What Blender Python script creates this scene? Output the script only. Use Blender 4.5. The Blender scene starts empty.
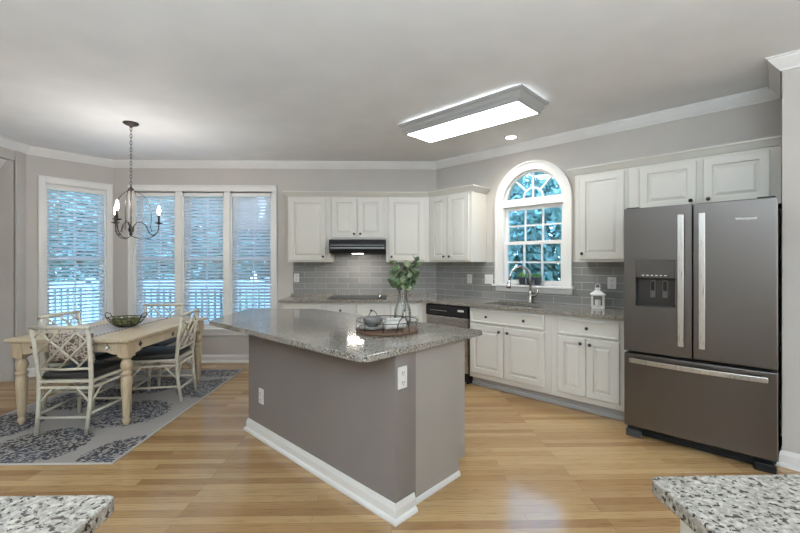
import bpy, bmesh, math, random
from mathutils import Vector, Matrix
random.seed(7)
SC = bpy.context.scene
COL = SC.collection
PI = math.pi

# ------------------------------------------------------------------ camera
EYE = 1.37
cam_d = bpy.data.cameras.new('camera')
cam_d.sensor_width = 36.0
cam_d.lens = 18.0
cam_d.shift_y = -4.0 / 800.0
cam_d.clip_start = 0.05
cam = bpy.data.objects.new('camera', cam_d)
COL.objects.link(cam)
cam.location = (0, 0, EYE)
cam.rotation_euler = (PI / 2, 0, -math.radians(1.2))
SC.camera = cam

# ------------------------------------------------------------------ world
W = bpy.data.worlds.new('sky')
SC.world = W
W.use_nodes = True
nt = W.node_tree
bg = nt.nodes['Background']
tc = nt.nodes.new('ShaderNodeTexCoord')
sp = nt.nodes.new('ShaderNodeSeparateXYZ')
rp = nt.nodes.new('ShaderNodeValToRGB')
nt.links.new(tc.outputs['Generated'], sp.inputs[0])
nt.links.new(sp.outputs['Z'], rp.inputs[0])
nt.links.new(rp.outputs[0], bg.inputs[0])
rp.color_ramp.elements[0].position = 0.0
rp.color_ramp.elements[0].color = (0.42, 0.72, 0.96, 1)
rp.color_ramp.elements[1].position = 0.6
rp.color_ramp.elements[1].color = (0.26, 0.52, 0.88, 1)
bg.inputs[1].default_value = 8.5

# ------------------------------------------------------------------ large fill lights added behind the camera
def area(name, loc, rot, sx, sy, power, col=(1.0, 0.97, 0.93)):
    l = bpy.data.lights.new(name, 'AREA')
    l.shape = 'RECTANGLE'
    l.size, l.size_y = sx, sy
    l.energy = power
    l.color = col
    o = bpy.data.objects.new(name, l)
    COL.objects.link(o)
    o.location = loc
    o.rotation_euler = rot
    return o
area('fill_light_behind', (3.0, -2.7, 1.5), (math.radians(90), 0, math.radians(14)), 2.4, 2.0, 75, (0.90, 0.95, 1.0))  # added front fill for walls and cabinets, not a fixture of the house
area('bounce_light_behind', (-0.4, -1.5, 1.6), (math.radians(180), 0, 0), 3.8, 2.0, 520, (0.74, 0.88, 1.0))  # added lamp aimed straight up, brightens the room off the ceiling

SC.view_settings.view_transform = 'Standard'
SC.view_settings.look = 'None'
SC.view_settings.gamma = 1
SC.view_settings.use_curve_mapping = False
SC.view_settings.exposure = -0.02
SC.cycles.use_denoising = True
SC.cycles.max_bounces = 10
SC.cycles.diffuse_bounces = 5
SC.cycles.caustics_reflective = False
SC.cycles.caustics_refractive = False
SC.cycles.sample_clamp_indirect = 6

# ------------------------------------------------------------------ materials
def mat(name, base, rough=0.5, metal=0.0, **kw):
    m = bpy.data.materials.new(name)
    m.use_nodes = True
    b = m.node_tree.nodes['Principled BSDF']
    b.inputs['Base Color'].default_value = (*base, 1)
    b.inputs['Roughness'].default_value = rough
    b.inputs['Metallic'].default_value = metal
    for k, v in kw.items():
        b.inputs[k].default_value = v
    return m
def N(m, t, **kw):
    n = m.node_tree.nodes.new(t)
    for k, v in kw.items():
        if hasattr(n, k): setattr(n, k, v)
        else: n.inputs[k].default_value = v
    return n
def L(m, a, b): m.node_tree.links.new(a, b)
def bsdf(m): return m.node_tree.nodes['Principled BSDF']
def ramp(m, fac, stops, interp='LINEAR'):
    r = m.node_tree.nodes.new('ShaderNodeValToRGB')
    r.color_ramp.interpolation = interp
    el = r.color_ramp.elements
    while len(el) < len(stops): el.new(0.5)
    for e, (p, c) in zip(el, stops):
        e.position = p
        e.color = (*c, 1) if len(c) == 3 else c
    L(m, fac, r.inputs[0])
    return r
def mixc(m, fac, a, b, mode='MIX'):
    n = m.node_tree.nodes.new('ShaderNodeMix')
    n.data_type = 'RGBA'
    n.blend_type = mode
    for sock, v in ((n.inputs[0], fac), (n.inputs[6], a), (n.inputs[7], b)):
        if hasattr(v, 'links'): L(m, v, sock)
        else: sock.default_value = v if not isinstance(v, tuple) else (*v, 1)
    return n.outputs[2]
def bumpy(m, h, strength=0.2, dist=0.002):
    b = N(m, 'ShaderNodeBump')
    b.inputs['Strength'].default_value = strength
    b.inputs['Distance'].default_value = dist
    L(m, h, b.inputs['Height'])
    L(m, b.outputs[0], bsdf(m).inputs['Normal'])
def objco(m, scale=(1, 1, 1), rot=(0, 0, 0)):
    t = N(m, 'ShaderNodeTexCoord')
    mp = N(m, 'ShaderNodeMapping')
    mp.inputs['Scale'].default_value = scale
    mp.inputs['Rotation'].default_value = rot
    L(m, t.outputs['Object'], mp.inputs[0])
    return mp.outputs[0]
def noise(m, co, scale, detail=3, rough=0.5):
    n = N(m, 'ShaderNodeTexNoise')
    n.inputs['Scale'].default_value = scale
    n.inputs['Detail'].default_value = detail
    n.inputs['Roughness'].default_value = rough
    L(m, co, n.inputs['Vector'])
    return n.outputs['Fac']

def painted(name, c, rough=0.6, var=0.03, sc=3.0):
    m = mat(name, c, rough)
    f = noise(m, objco(m), sc, 2)
    r = ramp(m, f, [(0.3, tuple(x * (1 - var) for x in c)), (0.7, tuple(min(1, x * (1 + var)) for x in c))])
    L(m, r.outputs[0], bsdf(m).inputs['Base Color'])
    return m
WALL = painted('wall_paint', (0.50, 0.47, 0.435), 0.75)
NOOK = WALL
CEIL = painted('ceiling_paint', (0.80, 0.805, 0.81), 0.85)
TRIM = painted('trim_paint', (0.74, 0.73, 0.71), 0.4)
CAB = painted('cabinet_paint', (0.60, 0.585, 0.535), 0.38, 0.015)
TOE = painted('toe_kick_paint', (0.36, 0.35, 0.34), 0.5)
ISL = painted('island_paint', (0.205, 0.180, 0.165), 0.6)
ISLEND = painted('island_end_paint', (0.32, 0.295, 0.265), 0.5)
BRONZE = mat('oiled_bronze', (0.055, 0.045, 0.038), 0.38, 0.8)
IRON = mat('black_iron', (0.05, 0.042, 0.038), 0.5, 0.7)
BLACK = mat('black_plastic', (0.014, 0.014, 0.015), 0.5, 0.0, **{'Specular IOR Level': 0.25})
DARK = mat('dark_recess', (0.01, 0.01, 0.01), 0.8)
WHITEP = mat('white_plastic', (0.66, 0.65, 0.62), 0.35)
SLOT = mat('outlet_slots', (0.12, 0.11, 0.10), 0.6)
GLASSBLK = mat('ceramic_glass', (0.012, 0.012, 0.014), 0.35)

def steel(name, c, rough, stretch=(60, 60, 1.5)):
    m = mat(name, c, rough, 1.0)
    f = noise(m, objco(m, stretch), 6, 2)
    r = ramp(m, f, [(0.3, (rough * 0.85,) * 3), (0.7, (rough * 1.15,) * 3)])
    L(m, r.outputs[0], bsdf(m).inputs['Roughness'])
    return m
FRIDGE = steel('dark_stainless', (0.165, 0.153, 0.143), 0.34, (1.5, 60, 60))
STEEL = steel('stainless', (0.62, 0.61, 0.60), 0.28, (1.5, 60, 60))
BRIGHT = steel('bright_stainless', (0.60, 0.585, 0.56), 0.30)
NICKEL = mat('brushed_nickel', (0.50, 0.48, 0.46), 0.25, 1.0)
SINKM = mat('dark_sink_steel', (0.20, 0.20, 0.20), 0.35, 0.9)

def granite():
    m = mat('speckled_granite', (0.6, 0.58, 0.54), 0.1)
    co = objco(m)
    v = N(m, 'ShaderNodeTexVoronoi')
    v.inputs['Scale'].default_value = 150
    L(m, co, v.inputs['Vector'])
    big = noise(m, co, 9, 3)
    fine = noise(m, co, 90, 3, 0.6)
    mid = noise(m, co, 80, 3, 0.6)
    base = ramp(m, mid, [(0.32, (0.27, 0.255, 0.23)), (0.48, (0.41, 0.395, 0.365)), (0.62, (0.56, 0.545, 0.51))]).outputs[0]
    sp1 = ramp(m, v.outputs['Color'], [(0.0, (1, 1, 1)), (0.22, (1, 1, 1)), (0.30, (0, 0, 0))]).outputs[0]
    base = mixc(m, sp1, base, (0.36, 0.34, 0.32))
    dk = ramp(m, fine, [(0.0, (1, 1, 1)), (0.405, (1, 1, 1)), (0.44, (0, 0, 0))]).outputs[0]
    base = mixc(m, dk, base, (0.055, 0.048, 0.045))
    tint = ramp(m, big, [(0.35, (0.86, 0.86, 0.86)), (0.65, (1, 1, 1))]).outputs[0]
    base = mixc(m, 1.0, base, tint, 'MULTIPLY')
    base = mixc(m, 1.0, base, (0.68, 0.65, 0.60), 'MULTIPLY')
    L(m, base, bsdf(m).inputs['Base Color'])
    return m
GRAN = granite()

def wood_floor():
    m = mat('oak_floor', (0.5, 0.33, 0.18), 0.3)
    t = N(m, 'ShaderNodeTexCoord')
    co = t.outputs['Object']
    b = N(m, 'ShaderNodeTexBrick')
    b.offset = 0.37
    b.offset_frequency = 3
    b.squash = 1.0
    b.inputs['Scale'].default_value = 1.0
    b.inputs['Brick Width'].default_value = 1.15
    b.inputs['Row Height'].default_value = 0.064
    b.inputs['Mortar Size'].default_value = 0.0011
    b.inputs['Mortar Smooth'].default_value = 0.3
    b.inputs['Bias'].default_value = 0.0
    b.inputs['Color1'].default_value = (0, 0, 0, 1)
    b.inputs['Color2'].default_value = (1, 1, 1, 1)
    b.inputs['Mortar'].default_value = (0.5, 0.5, 0.5, 1)
    L(m, co, b.inputs['Vector'])
    plank = ramp(m, b.outputs['Color'], [(0.0, (0.32, 0.185, 0.082)), (0.5, (0.41, 0.255, 0.118)), (1.0, (0.51, 0.345, 0.168))]).outputs[0]
    # grain runs along X
    g = noise(m, objco(m, (2.2, 34, 1)), 3.0, 5, 0.6)
    grain = ramp(m, g, [(0.32, (0.60, 0.54, 0.48)), (0.47, (0.95, 0.93, 0.91)), (0.70, (1.0, 1.0, 1.0))]).outputs[0]
    c = mixc(m, 0.75, plank, grain, 'MULTIPLY')
    g2 = noise(m, objco(m, (0.8, 5, 1)), 1.6, 2)
    c = mixc(m, 0.5, c, ramp(m, g2, [(0.35, (0.82, 0.80, 0.78)), (0.65, (1.0, 1.0, 1.0))]).outputs[0], 'MULTIPLY')
    c = mixc(m, b.outputs['Fac'], c, (0.20, 0.12, 0.06))
    L(m, c, bsdf(m).inputs['Base Color'])
    rr = ramp(m, g, [(0.3, (0.20,) * 3), (0.7, (0.11,) * 3)])
    L(m, rr.outputs[0], bsdf(m).inputs['Roughness'])
    bumpy(m, g, 0.08, 0.002)
    return m
FLOOR = wood_floor()

def tiles():
    m = mat('grey_subway_tile', (0.25, 0.25, 0.24), 0.12)
    t = N(m, 'ShaderNodeTexCoord')
    s = N(m, 'ShaderNodeSeparateXYZ')
    c = N(m, 'ShaderNodeCombineXYZ')
    L(m, t.outputs['Object'], s.inputs[0])
    L(m, s.outputs['X'], c.inputs['X'])
    L(m, s.outputs['Z'], c.inputs['Y'])
    b = N(m, 'ShaderNodeTexBrick')
    b.offset = 0.5
    b.inputs['Scale'].default_value = 1.0
    b.inputs['Brick Width'].default_value = 0.30
    b.inputs['Row Height'].default_value = 0.0775
    b.inputs['Mortar Size'].default_value = 0.0022
    b.inputs['Mortar Smooth'].default_value = 0.1
    b.inputs['Color1'].default_value = (0.195, 0.192, 0.183, 1)
    b.inputs['Color2'].default_value = (0.250, 0.247, 0.236, 1)
    b.inputs['Mortar'].default_value = (0.46, 0.455, 0.44, 1)
    L(m, c.outputs[0], b.inputs['Vector'])
    L(m, b.outputs['Color'], bsdf(m).inputs['Base Color'])
    r = ramp(m, b.outputs['Fac'], [(0, (0.13,) * 3), (1, (0.7,) * 3)])
    L(m, r.outputs[0], bsdf(m).inputs['Roughness'])
    inv = N(m, 'ShaderNodeMath', operation='SUBTRACT')
    inv.inputs[0].default_value = 1.0
    L(m, b.outputs['Fac'], inv.inputs[1])
    bumpy(m, inv.outputs[0], 0.6, 0.002)
    return m
TILE = tiles()

def grainwood(name, c, rough=0.45, scale=(3, 40, 3)):
    m = mat(name, c, rough)
    g = noise(m, objco(m, scale), 2.0, 4, 0.6)
    r = ramp(m, g, [(0.3, tuple(x * 0.78 for x in c)), (0.6, c)])
    L(m, r.outputs[0], bsdf(m).inputs['Base Color'])
    return m
TABLE = grainwood('limed_pine', (0.58, 0.48, 0.335), 0.38, (30, 3, 3))
LEGW = grainwood('limed_pine_leg', (0.52, 0.41, 0.27), 0.45, (30, 30, 3))
TRAYW = grainwood('tray_wood', (0.13, 0.07, 0.04), 0.5, (3, 30, 3))
RATTAN = painted('cream_rattan', (0.56, 0.525, 0.43), 0.42, 0.08, 30)
CUSH = painted('dark_leather', (0.035, 0.033, 0.032), 0.42, 0.1, 20)

def scroll_fabric(name, light, dark, scale):
    m = mat(name, light, 0.9)
    co = objco(m)
    n = noise(m, co, scale, 1.5, 0.4)
    r = ramp(m, n, [(0.0, dark), (0.42, dark), (0.45, light), (0.53, light), (0.56, dark), (0.60, dark), (0.63, light)])
    L(m, r.outputs[0], bsdf(m).inputs['Base Color'])
    return m
PILLOW = scroll_fabric('patterned_pillow_fabric', (0.50, 0.44, 0.37), (0.15, 0.10, 0.075), 22)

def rug_mat(centres, R0):
    m = mat('medallion_rug', (0.45, 0.42, 0.38), 0.95)
    t = N(m, 'ShaderNodeTexCoord')
    co = t.outputs['Object']
    cur = None
    for (x, y) in centres:
        d = N(m, 'ShaderNodeVectorMath', operation='DISTANCE')
        L(m, co, d.inputs[0])
        d.inputs[1].default_value = (x, y, 0.009)
        if cur is None: cur = d.outputs['Value']
        else:
            mn = N(m, 'ShaderNodeMath', operation='MINIMUM')
            L(m, cur, mn.inputs[0]); L(m, d.outputs['Value'], mn.inputs[1])
            cur = mn.outputs[0]
    wob = noise(m, co, 16, 2)
    ad = N(m, 'ShaderNodeMath', operation='MULTIPLY_ADD')
    L(m, wob, ad.inputs[0]); ad.inputs[1].default_value = 0.10; L(m, cur, ad.inputs[2])
    inside = ramp(m, ad.outputs[0], [(0.0, (1, 1, 1)), (R0 + 0.03, (1, 1, 1)), (R0 + 0.045, (0, 0, 0))]).outputs[0]
    v = N(m, 'ShaderNodeTexVoronoi')
    v.feature = 'DISTANCE_TO_EDGE'
    v.inputs['Scale'].default_value = 21
    L(m, co, v.inputs['Vector'])
    n = noise(m, co, 52, 1.2, 0.5)
    leaf = ramp(m, n, [(0.0, (1, 1, 1)), (0.49, (1, 1, 1)), (0.52, (0, 0, 0))]).outputs[0]
    rings = N(m, 'ShaderNodeMath', operation='SINE')
    mu = N(m, 'ShaderNodeMath', operation='MULTIPLY')
    L(m, ad.outputs[0], mu.inputs[0]); mu.inputs[1].default_value = 85
    L(m, mu.outputs[0], rings.inputs[0])
    rg = ramp(m, rings.outputs[0], [(0.55, (0, 0, 0)), (0.7, (1, 1, 1))]).outputs[0]
    pat = mixc(m, 0.45, leaf, rg, 'LIGHTEN')
    pat = mixc(m, 1.0, pat, inside, 'MULTIPLY')
    tone = ramp(m, noise(m, co, 1.7, 2), [(0.42, (0.035, 0.035, 0.038)), (0.58, (0.055, 0.065, 0.095))]).outputs[0]
    base = ramp(m, noise(m, co, 250, 2), [(0.3, (0.31, 0.285, 0.265)), (0.7, (0.38, 0.355, 0.33))]).outputs[0]
    c = mixc(m, pat, base, tone)
    L(m, c, bsdf(m).inputs['Base Color'])
    return m

def thin_glass(name, tint=(1, 1, 1), base=0.06):
    m = bpy.data.materials.new(name)
    m.use_nodes = True
    nt = m.node_tree
    nt.nodes.remove(nt.nodes['Principled BSDF'])
    out = nt.nodes['Material Output']
    tr = nt.nodes.new('ShaderNodeBsdfTransparent')
    tr.inputs[0].default_value = (*tint, 1)
    gl = nt.nodes.new('ShaderNodeBsdfGlossy')
    gl.inputs['Roughness'].default_value = 0.02
    lw = nt.nodes.new('ShaderNodeLayerWeight')
    lw.inputs[0].default_value = 0.25
    ma = nt.nodes.new('ShaderNodeMath'); ma.operation = 'MULTIPLY_ADD'
    ma.inputs[1].default_value = 0.6; ma.inputs[2].default_value = base
    nt.links.new(lw.outputs['Fresnel'], ma.inputs[0])
    mx = nt.nodes.new('ShaderNodeMixShader')
    nt.links.new(ma.outputs[0], mx.inputs[0])
    nt.links.new(tr.outputs[0], mx.inputs[1])
    nt.links.new(gl.outputs[0], mx.inputs[2])
    nt.links.new(mx.outputs[0], out.inputs[0])
    return m
PANE = thin_glass('window_glass', (0.93, 0.97, 1.0), 0.03)
VASEG = thin_glass('clear_glass', (0.97, 0.98, 0.975), 0.03)

def emit(name, c, s):
    m = mat(name, c, 0.5)
    bsdf(m).inputs['Emission Color'].default_value = (*c, 1)
    bsdf(m).inputs['Emission Strength'].default_value = s
    return m
LENS = emit('light_lens', (0.93, 0.975, 1.0), 18.0)
TUBE = emit('fluorescent_tube', (0.93, 0.975, 1.0), 20.0)
BULB = emit('candle_bulb', (1.0, 0.93, 0.84), 40.0)
CANL = emit('recessed_bulb', (1.0, 0.96, 0.88), 22.0)
HOODL = emit('hood_lamp', (1.0, 0.93, 0.80), 9.0)
SLAT = mat('blind_slat', (0.92, 0.91, 0.91), 0.5)
_t = SLAT.node_tree
_tr = _t.nodes.new('ShaderNodeBsdfTranslucent'); _tr.inputs[0].default_value = (0.85, 0.85, 0.86, 1)
_mx = _t.nodes.new('ShaderNodeMixShader'); _mx.inputs[0].default_value = 0.30
_t.links.new(_t.nodes['Principled BSDF'].outputs[0], _mx.inputs[1]); _t.links.new(_tr.outputs[0], _mx.inputs[2])
_t.links.new(_mx.outputs[0], _t.nodes['Material Output'].inputs[0])
FIXT = painted('fixture_frame_paint', (0.36, 0.355, 0.345), 0.5)

# ------------------------------------------------------------------ mesh builder
class MB:
    def __init__(s): s.bm = bmesh.new()
    def box(s, x0, x1, y0, y1, z0, z1):
        vs = [s.bm.verts.new((x, y, z)) for x in (x0, x1) for y in (y0, y1) for z in (z0, z1)]
        for f in ((0, 1, 3, 2), (4, 6, 7, 5), (0, 4, 5, 1), (2, 3, 7, 6), (0, 2, 6, 4), (1, 5, 7, 3)):
            s.bm.faces.new([vs[i] for i in f])
        return s
    def prism(s, pts, z0, z1, axis='z'):
        # pts: 2D polygon; axis z -> (x,y) extruded in z; axis y -> (x,z) extruded in y
        def P(a, b, c): return (a, b, c) if axis == 'z' else ((a, c, b) if axis == 'y' else (c, a, b))
        lo = [s.bm.verts.new(P(a, b, z0)) for a, b in pts]
        hi = [s.bm.verts.new(P(a, b, z1)) for a, b in pts]
        s.bm.faces.new(lo); s.bm.faces.new(hi)
        n = len(pts)
        for i in range(n):
            s.bm.faces.new((lo[i], lo[(i + 1) % n], hi[(i + 1) % n], hi[i]))
        return s
    def tube(s, pts, r, seg=8, closed=False, rs=None):
        pts = [Vector(p) for p in pts]
        n = len(pts)
        rings = []
        up = None
        for i in range(n):
            if closed: t = (pts[(i + 1) % n] - pts[i - 1]).normalized()
            else: t = (pts[min(i + 1, n - 1)] - pts[max(i - 1, 0)]).normalized()
            if up is None:
                up = Vector((0, 0, 1)) if abs(t.z) < 0.9 else Vector((1, 0, 0))
            a = (up - t * up.dot(t))
            if a.length < 1e-5: a = t.orthogonal()
            a.normalize(); b = t.cross(a); up = a
            rr = rs[i] if rs else r
            rings.append([s.bm.verts.new(pts[i] + (a * math.cos(2 * PI * k / seg) + b * math.sin(2 * PI * k / seg)) * rr) for k in range(seg)])
        m = n if closed else n - 1
        for i in range(m):
            A, B = rings[i], rings[(i + 1) % n]
            for k in range(seg):
                s.bm.faces.new((A[k], A[(k + 1) % seg], B[(k + 1) % seg], B[k]))
        if not closed:
            s.bm.faces.new(rings[0]); s.bm.faces.new(rings[-1])
        return s
    def lathe(s, prof, seg=20, c=(0, 0, 0), closed=True):
        rings = []
        for r, z in prof:
            if r < 1e-5: rings.append([s.bm.verts.new((c[0], c[1], c[2] + z))])
            else: rings.append([s.bm.verts.new((c[0] + r * math.cos(2 * PI * k / seg), c[1] + r * math.sin(2 * PI * k / seg), c[2] + z)) for k in range(seg)])
        for A, B in zip(rings, rings[1:]):
            for k in range(seg):
                q = []
                for v in (A[k % len(A)], A[(k + 1) % len(A)], B[(k + 1) % len(B)], B[k % len(B)]):
                    if v not in q: q.append(v)
                if len(q) > 2: s.bm.faces.new(q)
        if closed:
            for R in (rings[0], rings[-1]):
                if len(R) > 2: s.bm.faces.new(R)
        return s
    def disc_y(s, x, z, y0, y1, r, seg=16):
        # short cylinder with its axis along y
        s.prism([(x + r * math.cos(2 * PI * k / seg), z + r * math.sin(2 * PI * k / seg)) for k in range(seg)], y0, y1, 'y')
        return s
    def panel(s, x0, x1, z0, z1, yf, th=0.02, stile=0.055, raised=True):
        # cabinet door / drawer front facing -y, front plane at yf
        steps = [(0.0, th), (0.0, 0.004), (0.004, 0.0), (stile, 0.0), (stile + 0.003, 0.012), (stile + 0.013, 0.012)]
        if raised: steps += [(stile + 0.034, 0.002)]
        w, h = x1 - x0, z1 - z0
        lim = min(w, h) / 2 - 0.004
        loops = []
        for o, d in steps:
            o = min(o, lim)
            loops.append([s.bm.verts.new((x, yf + d, z)) for x, z in ((x0 + o, z0 + o), (x1 - o, z0 + o), (x1 - o, z1 - o), (x0 + o, z1 - o))])
        for A, B in zip(loops, loops[1:]):
            for k in range(4): s.bm.faces.new((A[k], A[(k + 1) % 4], B[(k + 1) % 4], B[k]))
        s.bm.faces.new(loops[0]); s.bm.faces.new(loops[-1])
        return s
    def sweep(s, prof, path, closed=False, side=1):
        # prof: (offset from path line, z); offset goes to the left*side of the direction of travel; mitred
        P = [Vector((p[0], p[1])) for p in path]
        n = len(P); rows = []
        for i in range(n):
            if closed or 0 < i < n - 1:
                d0 = (P[i] - P[i - 1]).normalized(); d1 = (P[(i + 1) % n] - P[i]).normalized()
            elif i == 0: d0 = d1 = (P[1] - P[0]).normalized()
            else: d0 = d1 = (P[-1] - P[-2]).normalized()
            n0 = Vector((-d0.y, d0.x)); n1 = Vector((-d1.y, d1.x))
            b = (n0 + n1).normalized(); k = 1 / max(0.2, b.dot(n0))
            rows.append([s.bm.verts.new((P[i].x + b.x * k * o * side, P[i].y + b.y * k * o * side, z)) for o, z in prof])
        m = n if closed else n - 1
        q = len(prof)
        for i in range(m):
            A, B = rows[i], rows[(i + 1) % n]
            for k in range(q):
                s.bm.faces.new((A[k], A[(k + 1) % q], B[(k + 1) % q], B[k]))
        if not closed:
            s.bm.faces.new(rows[0]); s.bm.faces.new(rows[-1])
        return s
    def ball(s, c, r, sub=2, sc=(1, 1, 1)):
        bmesh.ops.create_icosphere(s.bm, subdivisions=sub, radius=r, matrix=Matrix.Translation(c) @ Matrix.Diagonal((*sc, 1)))
        return s
    def build(s, name, m, parent=None, bevel=0.0, smooth=False, seg=2, solid=0.0):
        bmesh.ops.recalc_face_normals(s.bm, faces=s.bm.faces)
        me = bpy.data.meshes.new(name)
        s.bm.to_mesh(me); s.bm.free()
        me.materials.append(m)
        o = bpy.data.objects.new(name, me)
        COL.objects.link(o)
        if parent: o.parent = parent
        if smooth:
            for p in me.polygons: p.use_smooth = True
        if bevel > 0:
            b = o.modifiers.new('bevel', 'BEVEL')
            b.width = bevel; b.segments = seg; b.limit_method = 'ANGLE'; b.angle_limit = math.radians(35)
        if solid > 0:
            b = o.modifiers.new('solid', 'SOLIDIFY'); b.thickness = solid; b.offset = 0
        return o
def tag(o, label, cat, group=None, kind=None):
    o['label'] = label; o['category'] = cat
    if group: o['group'] = group
    if kind: o['kind'] = kind
    return o
def thing(name, label, cat, loc=(0, 0, 0), rz=0.0, group=None):
    o = bpy.data.objects.new(name, None)
    o.empty_display_size = 0.1
    COL.objects.link(o)
    o.location = loc; o.rotation_euler = (0, 0, rz)
    return tag(o, label, cat, group)
def struct(name, mb, m, **kw):
    o = mb.build(name, m, **kw); o['kind'] = 'structure'
    return o
def dup(root, loc, rz, label, group=None):
    r = root.copy(); COL.objects.link(r); r.location = loc; r.rotation_euler = (0, 0, rz); r['label'] = label
    if group: r['group'] = group
    for ch in list(root.children):
        c = ch.copy(); COL.objects.link(c); c.parent = r
        for g in list(ch.children):
            d = g.copy(); COL.objects.link(d); d.parent = c
    return r
def arc(cx, cz, r, a0, a1, n):
    return [(cx + r * math.cos(math.radians(a0 + (a1 - a0) * i / n)), cz + r * math.sin(math.radians(a0 + (a1 - a0) * i / n))) for i in range(n + 1)]

# ------------------------------------------------------------------ room frame
Q = math.sqrt(0.5)
CX, CY = 0.621, 5.538          # corner between the cooktop wall and the sink wall
CEILZ = 2.75
RZ = -PI / 4                   # sink wall runs towards (1,-1)
def rw(s, t): return (CX + s * Q - t * Q, CY - s * Q - t * Q)
def R3(s, t, z=0): return (*rw(s, t), z)
BAYC = (-3.775, CY)
BAYA = math.radians(50)
bdx, bdy = -math.cos(BAYA), -math.sin(BAYA)
BAYL = 0.895
LW = (BAYC[0] + bdx * BAYL, BAYC[1] + bdy * BAYL)      # about (-4.35, 4.853)
WT = 0.16

# floor, ceiling
struct('floor', MB().box(-5.0, 4.6, -3.0, 5.9, -0.1, 0), FLOOR)
struct('ceiling', MB().box(-5.0, 4.6, -3.0, 5.9, CEILZ, CEILZ + 0.1), CEIL)

# back wall with triple window opening
WX0, WX1, WZ0, WZ1 = -3.513, -1.645, 0.47, 2.345
w = MB()
w.box(BAYC[0] - 0.10, WX0, CY, CY + WT, 0, CEILZ)
w.box(WX1, CX + 0.12, CY, CY + WT, 0, CEILZ)
w.box(WX0, WX1, CY, CY + WT, 0, WZ0)
w.box(WX0, WX1, CY, CY + WT, WZ1, CEILZ)
struct('wall_back', w, WALL)

# sink wall with arched window (local x = s, y = -t)
AS0, AS1, ASPR = 1.02, 1.765, 2.075
AC = (AS0 + AS1) / 2; AR = (AS1 - AS0) / 2
AZ0 = 1.11
w = MB()
w.box(0.0, AS0, 0, WT, 0, CEILZ)
w.box(AS1, 3.47, 0, WT, 0, CEILZ)
w.box(AS0, AS1, 0, WT, 0, AZ0)
pts = [(AS0, CEILZ), (AS0, ASPR)] + arc(AC, ASPR, AR, 180, 0, 24)[1:-1] + [(AS1, ASPR), (AS1, CEILZ)]
w.prism(pts, 0, WT, 'y')
wr = struct('wall_right', w, WALL)
wr.location = (CX, CY, 0); wr.rotation_euler = (0, 0, RZ)
# wall block right of the refrigerator
RT = 0.62
w = MB().box(3.47, 6.0, -RT, WT, 0, CEILZ)
o = struct('wall_right_return', w, WALL)
o.location = (CX, CY, 0); o.rotation_euler = (0, 0, RZ)

# bay wall with one window (local x along bay from BAYC outward to LW, y outward)
bay_rz = math.atan2(bdy, bdx)
BW0, BW1 = 0.098, 0.722       # opening
w = MB()
# outside is on the left-back side: local +y must point outward
w.box(-0.0, BW0, -WT, 0, 0, CEILZ)
w.box(BW1, BAYL + 0.10, -WT, 0, 0, CEILZ)
w.box(BW0, BW1, -WT, 0, 0, WZ0)
w.box(BW0, BW1, -WT, 0, WZ1, CEILZ)
o = struct('wall_bay', w, WALL)
o.location = (*BAYC, 0); o.rotation_euler = (0, 0, bay_rz)

# left wall: pier, header over a shallow cased niche, niche back wall
w = MB()
w.box(LW[0] - 0.3, LW[0], 4.71, LW[1] + 0.05, 0, CEILZ)
w.box(LW[0] - 0.3, LW[0], 2.6, 4.71, 2.55, CEILZ)
w.box(LW[0] - 0.3, LW[0], -3.0, 2.6, 0, CEILZ)
w.box(LW[0] - 0.01, LW[0] + 0.022, 4.71, 4.785, 0, CEILZ - 0.09)
struct('wall_left', w, WALL)
struct('wall_left_niche', MB().box(-4.66, -4.52, 2.5, 4.85, 0, 2.56), WALL)
struct('wall_rear', MB().box(-4.6, 4.6, -3.16, -3.0, 0, CEILZ), WALL)
struct('wall_far_right', MB().box(4.45, 4.6, -3.0, 1.75, 0, CEILZ), WALL)

# crown moulding
cz = CEILZ
CP = [(0, cz), (0, cz - 0.090), (0.012, cz - 0.090), (0.016, cz - 0.078), (0.030, cz - 0.066), (0.055, cz - 0.035), (0.066, cz - 0.022), (0.070, cz - 0.012), (0.082, cz - 0.010), (0.082, cz)]
cp = [(LW[0], -2.9), LW, BAYC, (CX, CY), rw(3.47, 0), rw(3.47, RT), rw(5.2, RT)]
struct('trim_1', MB().sweep(CP, cp, side=-1), TRIM)
cp2 = [(-4.52, 2.7), (-4.52, 4.80)]
CP2 = [(o, z - 0.2) for o, z in CP]
struct('trim_2', MB().sweep(CP2, cp2, side=-1), TRIM)
# baseboards
def basep(h=0.105): return [(0, 0), (0.032, 0), (0.032, 0.012), (0.026, 0.022), (0.015, 0.026), (0.015, h - 0.028), (0.010, h - 0.012), (0.006, h), (0, h)]
struct('baseboard_left', MB().sweep(basep(), [(LW[0], 4.71), LW, BAYC, (-1.38, CY)], side=-1), TRIM)
struct('baseboard_niche', MB().sweep(basep(), [(-4.52, 2.6), (-4.52, 4.70)], side=-1), TRIM)
struct('baseboard_right', MB().sweep(basep(), [rw(3.47, 0.55), rw(3.47, RT), rw(5.3, RT)], side=-1), TRIM)

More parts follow.
